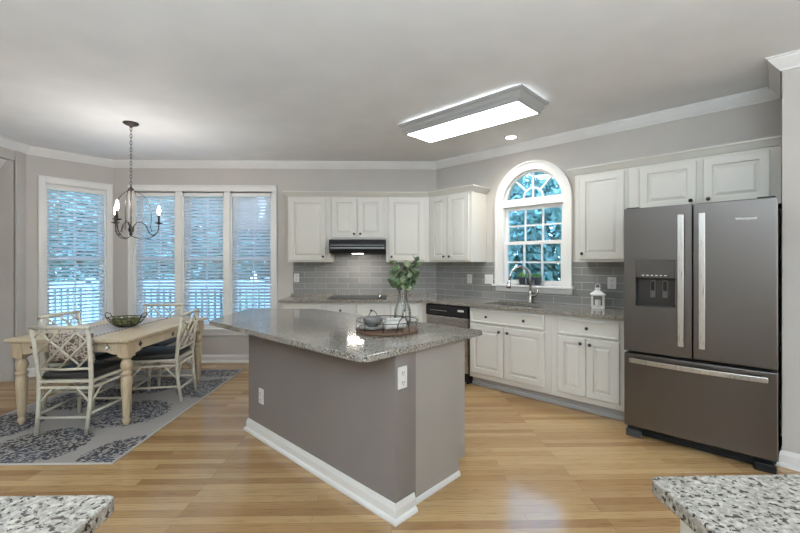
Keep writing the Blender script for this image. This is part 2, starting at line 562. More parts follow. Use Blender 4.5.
# ------------------------------------------------------------------ windows
def casing_profile(mb, x0, x1, z0, z1, y, wd=0.07, head=0.08):
    mb.box(x0 - wd, x0, y - 0.022, y, z0 - 0.01, z1 + head)
    mb.box(x1, x1 + wd, y - 0.022, y, z0 - 0.01, z1 + head)
    mb.box(x0, x1, y - 0.022, y, z1, z1 + head)
    mb.box(x0 - wd - 0.006, x0 - wd + 0.014, y - 0.030, y, z0 - 0.01, z1 + head)
    mb.box(x1 + wd - 0.014, x1 + wd + 0.006, y - 0.030, y, z0 - 0.01, z1 + head)
    mb.box(x0 - wd - 0.006, x1 + wd + 0.006, y - 0.030, y, z1 + head - 0.014, z1 + head + 0.006)
def sash_window(parent, x0, x1, z0, z1, y):
    """double-hung window in an opening; room side at -y"""
    zm = (z0 + z1) / 2 + 0.0
    f = MB()
    f.box(x0, x0 + 0.02, y + 0.0, y + 0.14, z0, z1); f.box(x1 - 0.02, x1, y + 0.0, y + 0.14, z0, z1)
    f.box(x0, x1, y, y + 0.14, z1 - 0.02, z1); f.box(x0, x1, y, y + 0.14, z0, z0 + 0.02)
    f.build('window_frame', TRIM, parent)
    for (a, b, yy, nm) in ((z0 + 0.02, zm + 0.02, y + 0.085, 'lower'), (zm - 0.02, z1 - 0.02, y + 0.115, 'upper')):
        s = MB(); r = 0.035
        s.box(x0 + 0.02, x0 + 0.02 + r, yy, yy + 0.025, a, b); s.box(x1 - 0.02 - r, x1 - 0.02, yy, yy + 0.025, a, b)
        s.box(x0 + 0.02 + r, x1 - 0.02 - r, yy, yy + 0.025, a, a + 0.04); s.box(x0 + 0.02 + r, x1 - 0.02 - r, yy, yy + 0.025, b - 0.04, b)
        xm = (x0 + x1) / 2; zz = (a + b) / 2
        s.box(xm - 0.009, xm + 0.009, yy + 0.002, yy + 0.023, a + 0.04, b - 0.04)
        s.box(x0 + 0.02 + r, x1 - 0.02 - r, yy + 0.003, yy + 0.022, zz - 0.009, zz + 0.009)
        so = s.build('sash', TRIM, parent)
        MB().box(x0 + 0.05, x1 - 0.05, yy + 0.011, yy + 0.014, a + 0.03, b - 0.03).build('window_pane', PANE, so)
def blind(name, label, x0, x1, z0, z1, y, loc, rz, tilt, group, tilt_top=None, ztop=None):
    t = thing(name, label, 'window blind', loc, rz, group)
    MB().box(x0, x1, y - 0.012, y + 0.045, z1 - 0.07, z1).build('head_rail', TRIM, t, bevel=0.003)
    s = MB(); z = z0 + 0.035; pitch = 0.0445
    while z < z1 - 0.085:
        a = tilt if (tilt_top is None or z < ztop) else tilt_top
        a = math.radians(a); hw = 0.0245
        c, sn = math.cos(a) * hw, math.sin(a) * hw
        yc = y + 0.02
        # room-side edge raised
        P = [(-c, sn), (0, 0.002), (c, -sn)]
        lo = []; 
        for xx in (x0 + 0.004, x1 - 0.004):
            lo.append([s.bm.verts.new((xx, yc + p[0], z + p[1])) for p in P])
        for k in range(2): s.bm.faces.new((lo[0][k], lo[0][k + 1], lo[1][k + 1], lo[1][k]))
        z += pitch
    s.build('slats', SLAT, t, solid=0.003)
    MB().box(x0 + 0.003, x1 - 0.003, y - 0.005, y + 0.045, z0, z0 + 0.02).build('bottom_rail', TRIM, t, bevel=0.002)
    c = MB()
    for fx in (0.16, 0.84):
        xx = x0 + (x1 - x0) * fx
        c.tube([(xx, y - 0.006, z0 + 0.01), (xx, y - 0.006, z1 - 0.07)], 0.0014, 5)
        c.tube([(xx, y + 0.046, z0 + 0.01), (xx, y + 0.046, z1 - 0.07)], 0.0014, 5)
    c.build('ladder_cords', TRIM, t)
    wx = x0 + (x1 - x0) * 0.20
    MB().tube([(wx, y - 0.018, z1 - 0.75), (wx, y - 0.018, z1 - 0.07)], 0.004, 6).build('tilt_wand', WHITEP, t)
    return t
# triple window
wx = [(-3.513, -2.951), (-2.865, -2.292), (-2.212, -1.645)]
win = thing('window_1', 'x', 'window'); del win['label']; del win['category']; win['kind'] = 'structure'
c = MB()
casing_profile(c, WX0, WX1, WZ0, WZ1, CY, 0.066, 0.075)
for a, b in ((-2.951, -2.865), (-2.292, -2.212)):
    c.box(a, b, CY - 0.022, CY + 0.14, WZ0, WZ1)
c.box(WX0 - 0.10, WX1 + 0.10, CY - 0.05, CY + 0.03, WZ0 - 0.03, WZ0)
c.box(WX0 - 0.075, WX1 + 0.075, CY - 0.018, CY, WZ0 - 0.10, WZ0 - 0.03)
c.build('window_casing', TRIM, win, bevel=0.003)
names = ['white slatted blind in the left third of the triple window, behind the chandelier',
         'white slatted blind in the middle third of the triple window',
         'white slatted blind in the right third of the triple window, upper slats turned closed']
for i, (a, b) in enumerate(wx):
    sash_window(win, a, b, WZ0, WZ1, CY)
    blind('window_blind', names[i], a + 0.006, b - 0.006, WZ0 + 0.004, WZ1 - 0.002, CY + 0.012, (0, 0, 0), 0, 33 if i < 2 else 33,
          'slatted blinds in the nook windows', 46 if i == 2 else None, 1.80)
# bay window: local frame flipped so that -y faces the room
bayo = (LW[0], LW[1], 0)
bay_rz2 = bay_rz + PI
def bayx(k): return BAYL - k
win2 = thing('window_2', 'x', 'window', bayo, bay_rz2); del win2['label']; del win2['category']; win2['kind'] = 'structure'
c = MB(); x0, x1 = bayx(BW1), bayx(BW0)
casing_profile(c, x0, x1, WZ0, WZ1, 0, 0.060, 0.075)
c.box(x0 - 0.08, x1 + 0.07, -0.05, 0.03, WZ0 - 0.03, WZ0)
c.box(x0 - 0.06, x1 + 0.06, -0.018, 0, WZ0 - 0.10, WZ0 - 0.03)
c.build('window_casing', TRIM, win2, bevel=0.003)
sash_window(win2, x0, x1, WZ0, WZ1, 0)
blind('window_blind', 'white slatted blind in the single angled window at far left', x0 + 0.006, x1 - 0.006, WZ0 + 0.004, WZ1 - 0.002, 0.012, bayo, bay_rz2, 28,
      'slatted blinds in the nook windows')

# arched sink window
win3 = thing('window_3', 'x', 'window', (CX, CY, 0), RZ); del win3['label']; del win3['category']; win3['kind'] = 'structure'
cw = 0.082
def archring(mb, r0, r1, y0, y1, zb, n=32):
    # inverted U ring
    outer = [(AC - r1, zb)] + arc(AC, ASPR, r1, 180, 0, n) + [(AC + r1, zb)]
    inner = [(AC - r0, zb)] + arc(AC, ASPR, r0, 180, 0, n) + [(AC + r0, zb)]
    for i in range(len(outer) - 1):
        mb.prism([outer[i], outer[i + 1], inner[i + 1], inner[i]], y0, y1, 'y')
c = MB()
archring(c, AR, AR + cw, -0.022, 0, AZ0)
archring(c, AR + cw - 0.016, AR + cw + 0.006, -0.034, 0, AZ0)
archring(c, AR - 0.012, AR + 0.006, -0.016, 0.10, AZ0)
c.build('window_casing', TRIM, win3)
c = MB()
c.box(AS0 - cw - 0.03, AS1 + cw + 0.03, -0.066, 0.10, AZ0 - 0.025, AZ0)
c.box(AS0 - cw - 0.005, AS1 + cw + 0.005, -0.02, 0, AZ0 - 0.085, AZ0 - 0.025)
c.build('window_sill', TRIM, win3, bevel=0.004)
ZT0, ZT1 = 2.025, 2.108
c = MB()
c.box(AS0, AS1, -0.006, 0.11, ZT0, ZT1)
c.build('transom_bar', TRIM, win3, bevel=0.006)
# sashes
zmid = 1.60
for (a, b, yy) in ((AZ0, zmid + 0.02, 0.025), (zmid - 0.015, ZT0, 0.055)):
    s = MB(); r = 0.038; g0, g1 = AS0 + 0.012 + r, AS1 - 0.012 - r
    s.box(AS0 + 0.012, g0, yy, yy + 0.028, a, b); s.box(g1, AS1 - 0.012, yy, yy + 0.028, a, b)
    bot = 0.055 if yy < 0.04 else 0.035
    s.box(g0, g1, yy, yy + 0.028, a, a + bot); s.box(g0, g1, yy, yy + 0.028, b - 0.04, b)
    for k in (1, 2):
        xx = g0 + (g1 - g0) * k / 3
        s.box(xx - 0.009, xx + 0.009, yy + 0.002, yy + 0.026, a + bot, b - 0.04)
    zz = (a + bot + b - 0.04) / 2
    s.box(g0, g1, yy + 0.003, yy + 0.025, zz - 0.009, zz + 0.009)
    so = s.build('sash', TRIM, win3)
    MB().box(g0 - 0.01, g1 + 0.01, yy + 0.012, yy + 0.015, a + 0.03, b - 0.03).build('window_pane', PANE, so)
s = MB()
fr = AR - 0.012
zb = ZT1
outer = arc(AC, ASPR, fr, 180, 0, 32); inner = arc(AC, ASPR, fr - 0.025, 180, 0, 32)
for i in range(32):
    s.prism([outer[i], outer[i + 1], inner[i + 1], inner[i]], 0.030, 0.060, 'y')
s.box(AC - fr, AC + fr, 0.030, 0.060, zb - 0.01, zb + 0.012)
zc = zb + 0.012
i0 = arc(AC, zc, 0.125, 180, 0, 16); i1 = arc(AC, zc, 0.107, 180, 0, 16)
for i in range(16): s.prism([i0[i], i0[i + 1], i1[i + 1], i1[i]], 0.035, 0.055, 'y')
for ang in (90, 135, 45):
    ca, sa = math.cos(math.radians(ang)), math.sin(math.radians(ang))
    rr = 0.345 - 0.02 if ang == 90 else 0.335
    r0_ = 0.0 if ang == 90 else 0.12
    p0 = (AC + ca * r0_, zc + sa * r0_)
    # stop the bar at the arched frame
    d = r0_
    while math.hypot(ca * d, zc + sa * d - ASPR) < fr - 0.015: d += 0.004
    p1 = (AC + ca * d, zc + sa * d); nx, nz = -sa * 0.009, ca * 0.009
    s.prism([(p0[0] - nx, p0[1] - nz), (p1[0] - nx, p1[1] - nz), (p1[0] + nx, p1[1] + nz), (p0[0] + nx, p0[1] + nz)], 0.036, 0.054, 'y')
fan = s.build('fan_sash', TRIM, win3)
MB().prism([(AC - fr + 0.02, zb)] + arc(AC, ASPR, fr - 0.02, 172, 8, 24) + [(AC + fr - 0.02, zb)], 0.043, 0.046, 'y').build('window_pane', PANE, fan)

# ------------------------------------------------------------------ backsplash
bs = MB().box(-1.355, CX - 0.004, -0.008, 0, 0.944, 1.374)
bs.box(-0.79, -0.075, -0.008, 0, 1.374, 1.50)
o = bs.build('tile_backsplash', TILE)
o.location = (0, CY, 0)
tag(o, 'grey subway tile backsplash behind the cooktop', 'backsplash')
bs = MB().box(0.004, AS0 - cw - 0.006, -0.008, 0, 0.914, 1.374)
bs.box(AS0 - cw - 0.006, AS1 + cw + 0.006, -0.008, 0, 0.914, AZ0 - 0.086)
bs.box(AS1 + cw + 0.006, 2.60, -0.008, 0, 0.914, 1.374)
o = bs.build('tile_backsplash', TILE)
o.location = (CX, CY, 0); o.rotation_euler = (0, 0, RZ)
tag(o, 'grey subway tile backsplash under the arched window behind the sink', 'backsplash')

# ------------------------------------------------------------------ cabinets
def knob(parent, x, z, yf):
    m = MB()
    seg = 14
    prof = [(0.006, 0.0), (0.006, -0.010), (0.014, -0.016), (0.0155, -0.022), (0.012, -0.028), (0, -0.030)]
    rings = []
    for r, y in prof:
        rings.append([m.bm.verts.new((x + r * math.cos(2 * PI * k / seg), yf + y, z + r * math.sin(2 * PI * k / seg))) for k in range(seg)] if r > 0 else [m.bm.verts.new((x, yf + y, z))])
    for A, B in zip(rings, rings[1:]):
        for k in range(seg):
            q = []
            for v in (A[k], A[(k + 1) % seg], B[(k + 1) % len(B)], B[k % len(B)]):
                if v not in q: q.append(v)
            m.bm.faces.new(q)
    m.build('knob', BRONZE, parent, smooth=True)
def cab(label, loc, rz, poly, z0, z1, yf, doors=(), drawers=(), toe=None, group=None, name='wall_cabinet', cat='cabinet'):
    """poly: plan polygon of the body in local coords, yf: front plane of the body"""
    t = thing(name, label, cat, loc, rz, group)
    MB().prism(poly, z0, z1).build('cabinet_body', CAB, t, bevel=0.002)
    for (x0, x1, a, b, kn) in doors:
        d = MB().panel(x0, x1, a, b, yf - 0.021, 0.020, 0.058).build('door', CAB, t)
        for kx, kz in kn: knob(d, kx, kz, yf - 0.021)
    for (x0, x1, a, b, kn) in drawers:
        d = MB().panel(x0, x1, a, b, yf - 0.021, 0.020, 0.018, raised=False).build('drawer', CAB, t)
        for kx, kz in kn: knob(d, kx, kz, yf - 0.021)
    if toe:
        MB().box(toe[0], toe[1], toe[2], toe[2] + 0.02, 0, z0 + 0.01).build('toe_kick', TOE, t)
    return t
UD = 0.33
B0 = (0, CY, 0)
def rect(x0, x1, d): return [(x0, 0), (x0, -d), (x1, -d), (x1, 0)]
ub, utp = 1.375, 2.225
g = 'white wall cabinets'
def R(a, b): return rect(a, b - 0.0015, UD)
cab('white single-door wall cabinet left of the range hood', B0, 0, R(-1.345, -0.79), ub, utp, -UD,
    [(-1.315, -0.852, 1.395, 2.205, [(-0.885, 1.445)])], group=g)
cab('short white double-door wall cabinet above the range hood', B0, 0, R(-0.79, -0.072), 1.665, utp, -UD,
    [(-0.775, -0.452, 1.69, 2.205, [(-0.485, 1.74)]), (-0.437, -0.104, 1.69, 2.205, [(-0.404, 1.74)])], group=g)
cab('white single-door wall cabinet right of the range hood', B0, 0, [(-0.072, 0), (-0.072, -UD), (CX - UD * 0.4142, -UD), (CX - 0.003, 0)], ub, utp, -UD,
    [(-0.038, 0.427, 1.395, 2.205, [(0.0, 1.445)])], group=g)
RL = (CX, CY, 0)
cab('white double-door wall cabinet in the angled corner, left of the arched window', RL, RZ, [(0.004, 0), (UD * 0.4142 + 0.001, -UD), (0.80, -UD), (0.80, 0)], ub, utp, -UD,
    [(0.186, 0.440, 1.395, 2.205, [(0.405, 1.445)]), (0.456, 0.765, 1.395, 2.205, [(0.490, 1.445)])], group=g)
cab('tall white single-door wall cabinet between the arched window and the refrigerator', RL, RZ, R(2.0, 2.47), ub, utp, -UD,
    [(2.045, 2.437, 1.40, 2.20, [(2.075, 1.455)])], group=g)
cab('short white double-door wall cabinet above the refrigerator', RL, RZ, R(2.47, 3.468), 1.80, utp, -UD,
    [(2.560, 2.965, 1.83, 2.20, [(2.930, 1.875)]), (3.010, 3.405, 1.83, 2.20, [(3.045, 1.875)])], group=g)
# cabinet crowns
KP = [(0, 2.2255), (0, 2.285), (0.062, 2.285), (0.062, 2.272), (0.050, 2.266), (0.030, 2.245), (0.018, 2.230), (0.006, 2.2255)]
KP = [(-0.02, 2.2255), (-0.02, 2.285), (0.058, 2.285), (0.058, 2.272), (0.047, 2.266), (0.028, 2.245), (0.016, 2.232), (0.012, 2.2255)]
c = MB().sweep(KP, [(-1.345, CY - 0.005), (-1.345, CY - UD), (CX - UD * 0.4142, CY - UD), rw(0.80, UD), rw(0.80, 0.005)], side=-1)
o = c.build('cabinet_crown_molding', CAB)
tag(o, 'white crown molding on the wall cabinets around the range hood and corner', 'molding')
c = MB().sweep(KP, [rw(2.0, 0.005), rw(2.0, UD), rw(3.466, UD)], side=-1)
o = c.build('cabinet_crown_molding', CAB)
tag(o, 'white crown molding on the wall cabinets beside and above the refrigerator', 'molding')

BD = 0.58
bt = 0.878
g2 = 'white base cabinets'
def RB(a, b): return rect(a, b - 0.0015, BD)
cab('white base cabinet at the left end of the cooktop counter', B0, 0, RB(-1.355, -0.84), 0.10, bt, -BD,
    [(-1.325, -0.872, 0.13, 0.69, [(-0.905, 0.64)])], [(-1.325, -0.872, 0.705, 0.855, [(-1.10, 0.78)])], (-1.355, -0.841, -0.51), g2, 'base_cabinet')
cab('white base cabinet directly under the cooktop', B0, 0, RB(-0.84, -0.04), 0.10, bt, -BD,
    [(-0.815, -0.45, 0.13, 0.69, [(-0.485, 0.64)]), (-0.435, -0.07, 0.13, 0.69, [(-0.40, 0.64)])],
    [(-0.815, -0.45, 0.705, 0.855, [(-0.63, 0.78)]), (-0.435, -0.07, 0.705, 0.855, [(-0.25, 0.78)])], (-0.84, -0.041, -0.51), g2, 'base_cabinet')
cab('white base cabinet between the cooktop and the dishwasher', B0, 0, [(-0.04, 0), (-0.04, -BD), (CX - BD * 0.4142, -BD), (CX - 0.003, 0)], 0.10, bt, -BD,
    [(-0.01, 0.34, 0.13, 0.69, [(0.02, 0.64)])], [(-0.01, 0.34, 0.705, 0.855, [(0.16, 0.78)])], (-0.04, 0.37, -0.51), g2, 'base_cabinet')
cab('white double-door base cabinet under the sink', RL, RZ, RB(0.94, 1.872), 0.10, 0.70, -BD,
    [(0.956, 1.365, 0.155, 0.690, [(1.325, 0.640)]), (1.380, 1.804, 0.155, 0.690, [(1.420, 0.640)])],
    [(0.956, 1.804, 0.712, 0.855, [(1.17, 0.785), (1.60, 0.785)])], (0.94, 1.87, -0.515), g2, 'base_cabinet')
sb = [o for o in COL.objects if o.name.startswith('cabinet_body')][-1]
m2 = MB(); 
m2.box(0.94, 1.8705, -BD, -BD + 0.018, 0.70, bt); m2.box(0.94, 0.955, -BD + 0.018, -0.01, 0.70, bt); m2.box(1.855, 1.8705, -BD + 0.018, -0.01, 0.70, bt)
m2.build('face_frame', CAB, sb.parent)
cab('narrower white double-door base cabinet beside the refrigerator', RL, RZ, RB(1.872, 2.535), 0.10, bt, -BD,
    [(1.933, 2.189, 0.155, 0.685, [(2.150, 0.635)]), (2.194, 2.466, 0.155, 0.685, [(2.232, 0.635)])],
    [(1.933, 2.466, 0.700, 0.850, [(2.205, 0.778)])], (1.872, 2.533, -0.515), g2, 'base_cabinet')
# corner filler beside dishwasher
fo = MB().prism([(0.004, 0), (BD * 0.4142 + 0.001, -BD), (0.314, -BD), (0.314, 0)], 0.0, bt).build('corner_filler_panel', CAB)
fo.location = RL; fo.rotation_euler = (0, 0, RZ)
tag(fo, 'narrow white filler panel in the angled corner left of the dishwasher', 'filler panel')
# shoe strip in front of the toe kick
sh = MB().box(0.94, 2.535, -0.53, -0.5155, 0, 0.035).build('shoe_molding', TOE, bevel=0.005)  # grey rather than white: the floor-level shade is put into its colour
sh.location = RL; sh.rotation_euler = (0, 0, RZ)
tag(sh, 'thin shoe molding along the floor below the sink base cabinets', 'molding')

# ------------------------------------------------------------------ perimeter countertop (L with 135 degree corner, cut out for the sink)
CT0, CT1 = 0.880, 0.914
CD = 0.62
SK = (1.06, 1.73, 0.12, 0.50)    # s0, s1, t0, t1 of the sink cut-out
ct = MB()
ct.prism([(-1.385, CY - 0.001), (-1.385, CY - CD), (CX - CD * 0.4142, CY - CD), rw(SK[0], CD), rw(SK[0], 0.001), (CX - 0.0005, CY - 0.001)], CT0, CT1)
ct.prism([rw(SK[0], 0.001), rw(SK[0], SK[2]), rw(SK[1], SK[2]), rw(SK[1], 0.001)], CT0, CT1)
ct.prism([rw(SK[0], SK[3]), rw(SK[0], CD), rw(SK[1], CD), rw(SK[1], SK[3])], CT0, CT1)
ct.prism([rw(SK[1], 0.001), rw(SK[1], CD), rw(2.535, CD), rw(2.535, 0.001)], CT0, CT1)
bmesh.ops.remove_doubles(ct.bm, verts=ct.bm.verts, dist=0.0005)
top = ct.build('countertop', GRAN)
tag(top, 'speckled light granite countertop running along the cooktop wall and sink wall', 'countertop')
up = MB().box(-1.385, CX - 0.02, CY - 0.020, CY - 0.0085, CT1, 0.944).build('granite_upstand', GRAN, top)
# sink
s = MB()
s0, s1, t0, t1 = SK; zb = 0.715
s.box(s0 - 0.01, s1 + 0.01, -t1 - 0.01, -t0 + 0.01, zb - 0.004, zb)
s.box(s0 - 0.012, s0 - 0.001, -t1 - 0.01, -t0 + 0.01, zb, CT0 - 0.001); s.box(s1 + 0.001, s1 + 0.012, -t1 - 0.01, -t0 + 0.01, zb, CT0 - 0.001)
s.box(s0 - 0.001, s1 + 0.001, -t1 - 0.012, -t1 - 0.001, zb, CT0 - 0.001); s.box(s0 - 0.001, s1 + 0.001, -t0 + 0.001, -t0 + 0.012, zb, CT0 - 0.001)
t = thing('kitchen_sink', 'undermount steel sink basin set in the granite below the arched window', 'sink', RL, RZ)
s.build('basin', SINKM, t)
MB().lathe([(0.0, 0.001), (0.042, 0.001), (0.045, 0.004), (0.03, 0.006), (0, 0.003)], 20, ((s0 + s1) / 2, -(t0 + t1) / 2, zb)).build('drain', NICKEL, t, smooth=True)
# faucet
fx, fy, fz = 1.416, -0.085, CT1
t = thing('kitchen_faucet', 'brushed nickel gooseneck faucet behind the sink', 'faucet', R3(fx, 0.085, CT1), RZ - 0.75)
MB().lathe([(0.031, 0.0), (0.031, 0.008), (0.024, 0.016), (0.022, 0.10), (0.024, 0.115), (0.018, 0.135), (0.0, 0.135)], 20).build('faucet_base', NICKEL, t, smooth=True)
pts = [(0, 0, 0.13), (0, 0, 0.30)]
for i in range(1, 13):
    a = PI * i / 12 * 0.97
    pts.append((0, -0.115 + 0.115 * math.cos(a), 0.30 + 0.105 * math.sin(a)))
pts.append((0, -0.236, 0.255))
MB().tube(pts, 0.0145, 12).build('spout', NICKEL, t, smooth=True)
MB().tube([(0, -0.236, 0.262), (0, -0.241, 0.235), (0, -0.246, 0.195), (0, -0.248, 0.165)], 0.02, 14, rs=[0.016, 0.019, 0.025, 0.026]).build('spray_head', NICKEL, t, smooth=True)
MB().tube([(0.012, 0.014, 0.08), (0.036, 0.040, 0.085), (0.056, 0.062, 0.12), (0.058, 0.064, 0.155)], 0.01, 10, rs=[0.016, 0.014, 0.010, 0.008]).build('handle', NICKEL, t, smooth=True)

# cooktop
t = thing('cooktop', 'black glass electric cooktop set in the back counter', 'cooktop', (-0.435, CY - 0.30, CT1))
MB().box(-0.37, 0.37, -0.25, 0.24, 0.0, 0.008).build('glass_surface', GLASSBLK, t, bevel=0.003)
RING = mat('burner_ring', (0.12, 0.12, 0.125), 0.3)
for bx, by, br in ((-0.22, 0.12, 0.08), (-0.2, -0.12, 0.10), (0.05, 0.12, 0.09), (0.06, -0.13, 0.075)):
    m = MB(); A = [m.bm.verts.new((bx + br * math.cos(k * PI / 16), by + br * math.sin(k * PI / 16), 0.0086)) for k in range(32)]
    Bq = [m.bm.verts.new((bx + (br - 0.006) * math.cos(k * PI / 16), by + (br - 0.006) * math.sin(k * PI / 16), 0.0086)) for k in range(32)]
    for k in range(32): m.bm.faces.new((A[k], A[(k + 1) % 32], Bq[(k + 1) % 32], Bq[k]))
    m.build('burner_ring', RING, t)
for k in range(4):
    MB().lathe([(0.018, 0.0), (0.018, 0.012), (0.013, 0.022), (0, 0.022)], 16, (0.29, -0.16 + k * 0.095, 0.008)).build('knob', NICKEL, t, smooth=True)

# range hood
t = thing('range_hood', 'black under-cabinet range hood with lit lamp above the cooktop', 'range hood', (-0.431, CY, 1.485))
MB().prism([(-0.005, 0.178), (-0.47, 0.178), (-0.50, 0.155), (-0.50, 0.05), (-0.475, 0.0), (-0.005, 0.0)], -0.356, 0.356, 'x').build('hood_shell', BLACK, t, bevel=0.003)
m = MB().box(-0.34, 0.34, -0.5035, -0.500, 0.062, 0.075); m.box(-0.34, 0.34, -0.5035, -0.500, 0.10, 0.106)
m.build('vent_grille', mat('hood_trim_steel', (0.22, 0.22, 0.22), 0.3, 0.8), t)
MB().box(-0.07, 0.07, -0.46, -0.38, -0.006, 0.0).build('hood_lamp', HOODL, t)
l = bpy.data.lights.new('hood_light', 'AREA'); l.shape = 'RECTANGLE'; l.size = 0.3; l.size_y = 0.08; l.energy = 3.5; l.color = (1, 0.94, 0.84)
lo = bpy.data.objects.new('hood_light', l); COL.objects.link(lo); lo.parent = t; lo.location = (0, -0.30, -0.012)

# dishwasher
t = thing('dishwasher', 'stainless steel dishwasher with black control panel left of the sink cabinet', 'dishwasher', RL, RZ)
MB().box(0.322, 0.932, -0.56, -0.02, 0.11, 0.872).build('tub', BLACK, t)
MB().box(0.326, 0.928, -0.605, -0.56, 0.12, 0.735).build('door', STEEL, t, bevel=0.006)
m = MB(); m.prism([(-0.56, 0.74), (-0.60, 0.74), (-0.615, 0.752), (-0.612, 0.85), (-0.60, 0.868), (-0.56, 0.868)], 0.326, 0.928, 'x')
cpn = m.build('control_panel', BLACK, t, bevel=0.003)
m = MB()
for k in range(9): m.box(0.40 + 0.028 * k, 0.412 + 0.028 * k, -0.6165, -0.612, 0.80, 0.806)
m.build('buttons', WHITEP, cpn)
MB().box(0.80, 0.88, -0.6165, -0.611, 0.808, 0.83).build('badge', WHITEP, cpn)
MB().box(0.33, 0.925, -0.53, -0.51, 0.0, 0.11).build('toe_kick', BLACK, t)
for sx in (0.36, 0.90): MB().lathe([(0.022, 0), (0.022, 0.03), (0.012, 0.035), (0.012, 0.11), (0, 0.11)], 12, (sx, -0.555, 0)).build('foot', BLACK, t)

# ------------------------------------------------------------------ refrigerator
F0, F1, FT = 2.567, 3.451, 0.85
t = thing('refrigerator', 'dark stainless french-door refrigerator with bottom freezer drawer', 'refrigerator', R3(2.567, 0, 0), RZ)
fw = F1 - F0
body = MB().box(0.008, fw - 0.008, -0.765, -0.03, 0.05, 1.77).build('cabinet_body', mat('fridge_side', (0.06, 0.06, 0.06), 0.5, 0.3), t)
mid = 0.440
fd0, fd1 = -FT, -0.77
zd0, zd1 = 0.682, 1.790
hx0, hx1, hz0, hz1 = 0.080, 0.338, 1.035, 1.385
m = MB()
m.box(0, hx0, fd0, fd1, zd0, zd1); m.box(hx1, mid - 0.004, fd0, fd1, zd0, zd1)
m.box(hx0, hx1, fd0, fd1, zd0, hz0); m.box(hx0, hx1, fd0, fd1, hz1, zd1)
bmesh.ops.remove_doubles(m.bm, verts=m.bm.verts, dist=0.0001)
# drop the inner coincident faces so the door skin is one surface
dele = [f for f in m.bm.faces if len(f.verts) == 4 and sum(1 for v in f.verts) == 4 and any(g is not f and set(g.verts) == set(f.verts) for g in m.bm.faces)]
ld = m.build('door', FRIDGE, t)
m = MB().box(mid + 0.004, fw, fd0, fd1, zd0, zd1)
rd = m.build('door', FRIDGE, t, bevel=0.006)
fz_ = MB()
# freezer drawer front slightly bowed
n = 12; fr_ = []
for i in range(n + 1):
    x = fw * i / n; b = 0.012 * (1 - (2 * i / n - 1) ** 2)
    fr_.append((x, fd0 - b + 0.006))
fz_.prism(fr_ + [(fw, fd1), (0, fd1)], 0.095, 0.660)
fz = fz_.build('freezer_drawer', FRIDGE, t, bevel=0.004)
MB().box(0.02, fw - 0.02, -0.79, -0.77, 0.660, 0.682).build('door_gasket', DARK, t)
m = MB().box(0.03, fw - 0.03, -0.765, -0.72, 0.012, 0.092); m.build('base_grille', BLACK, t)
for sx in (0.005, fw - 0.115):
    MB().prism([(sx, -0.82), (sx + 0.11, -0.82), (sx + 0.085, -0.73), (sx, -0.73)], 0.0, 0.055).build('foot', mat('grey_foot', (0.05, 0.05, 0.05), 0.6) if sx < 0.1 else BLACK, t, bevel=0.006)
for sx in (0.01, fw - 0.10):
    MB().box(sx, sx + 0.09, -0.83, -0.72, 1.771, 1.80).build('hinge_cover', BLACK, t, bevel=0.004)
def vhandle(parent, x):
    h = MB().prism([(x - 0.019, fd0 - 0.050), (x + 0.019, fd0 - 0.050), (x + 0.015, fd0 - 0.034), (x - 0.015, fd0 - 0.034)], 0.765, 1.715)
    for zz in (0.80, 1.66): h.box(x - 0.010, x + 0.010, fd0 - 0.034, fd0, zz, zz + 0.03)
    h.build('handle', BRIGHT, parent, bevel=0.004)
vhandle(ld, mid - 0.063); vhandle(rd, mid + 0.060)
h = MB(); pts = []
prof = [(-0.008, -0.017), (0.008, -0.017), (0.008, 0.017), (-0.008, 0.017)]
rows = []
for i in range(13):
    u = i / 12; x = 0.045 + (fw - 0.09) * u; y = fd0 - 0.036 - 0.028 * (1 - (2 * u - 1) ** 2)
    rows.append([h.bm.verts.new((x, y + a, 0.615 + b)) for a, b in prof])
for A, Bq in zip(rows, rows[1:]):
    for k in range(4): h.bm.faces.new((A[k], A[(k + 1) % 4], Bq[(k + 1) % 4], Bq[k]))
h.bm.faces.new(rows[0]); h.bm.faces.new(rows[-1])
for xx in (0.055, fw - 0.075): h.box(xx, xx + 0.02, fd0 - 0.035, fd0 + 0.006, 0.603, 0.627)
h.build('handle', BRIGHT, fz, bevel=0.003)
# dispenser
dp = MB()
dp.box(hx0, hx1, -0.775, -0.7701, hz0, hz1)                          # rear
dp.box(hx0, hx0 + 0.004, fd0, -0.775, hz0, hz1); dp.box(hx1 - 0.004, hx1, fd0, -0.775, hz0, hz1)
dp.box(hx0 + 0.004, hx1 - 0.004, fd0, -0.775, hz0, hz0 + 0.006); dp.box(hx0 + 0.004, hx1 - 0.004, fd0, -0.775, hz1 - 0.004, hz1)
dsp = dp.build('water_dispenser', mat('dispenser_cavity', (0.045, 0.042, 0.04), 0.3, 0.4), ld)
MB().box(hx0 + 0.004, hx1 - 0.004, fd0 - 0.001, fd0 + 0.045, 1.255, hz1 - 0.004).build('control_panel', mat('dispenser_panel', (0.11, 0.105, 0.10), 0.10, 0.6), ld)
m = MB()
for k in range(6): m.box(hx0 + 0.045 + 0.029 * k, hx0 + 0.060 + 0.029 * k, fd0 - 0.0018, fd0 - 0.001, 1.270, 1.276)
m.build('button_labels', WHITEP, ld)
PADM = mat('dispenser_paddle', (0.16, 0.155, 0.15), 0.3, 0.6)
for px in (0.165, 0.245):
    m = MB().box(px, px + 0.035, -0.785, -0.775, 1.10, 1.235); pd = m.build('dispenser_paddle', PADM, ld, bevel=0.003)
    MB().box(px + 0.006, px + 0.029, -0.7865, -0.785, 1.155, 1.225).build('paddle_inset', BLACK, pd)
m = MB()
e = 0.008
m.box(hx0 - e, hx0, fd0 - 0.003, fd0, hz0 - e, hz1 + e); m.box(hx1, hx1 + e, fd0 - 0.003, fd0, hz0 - e, hz1 + e)
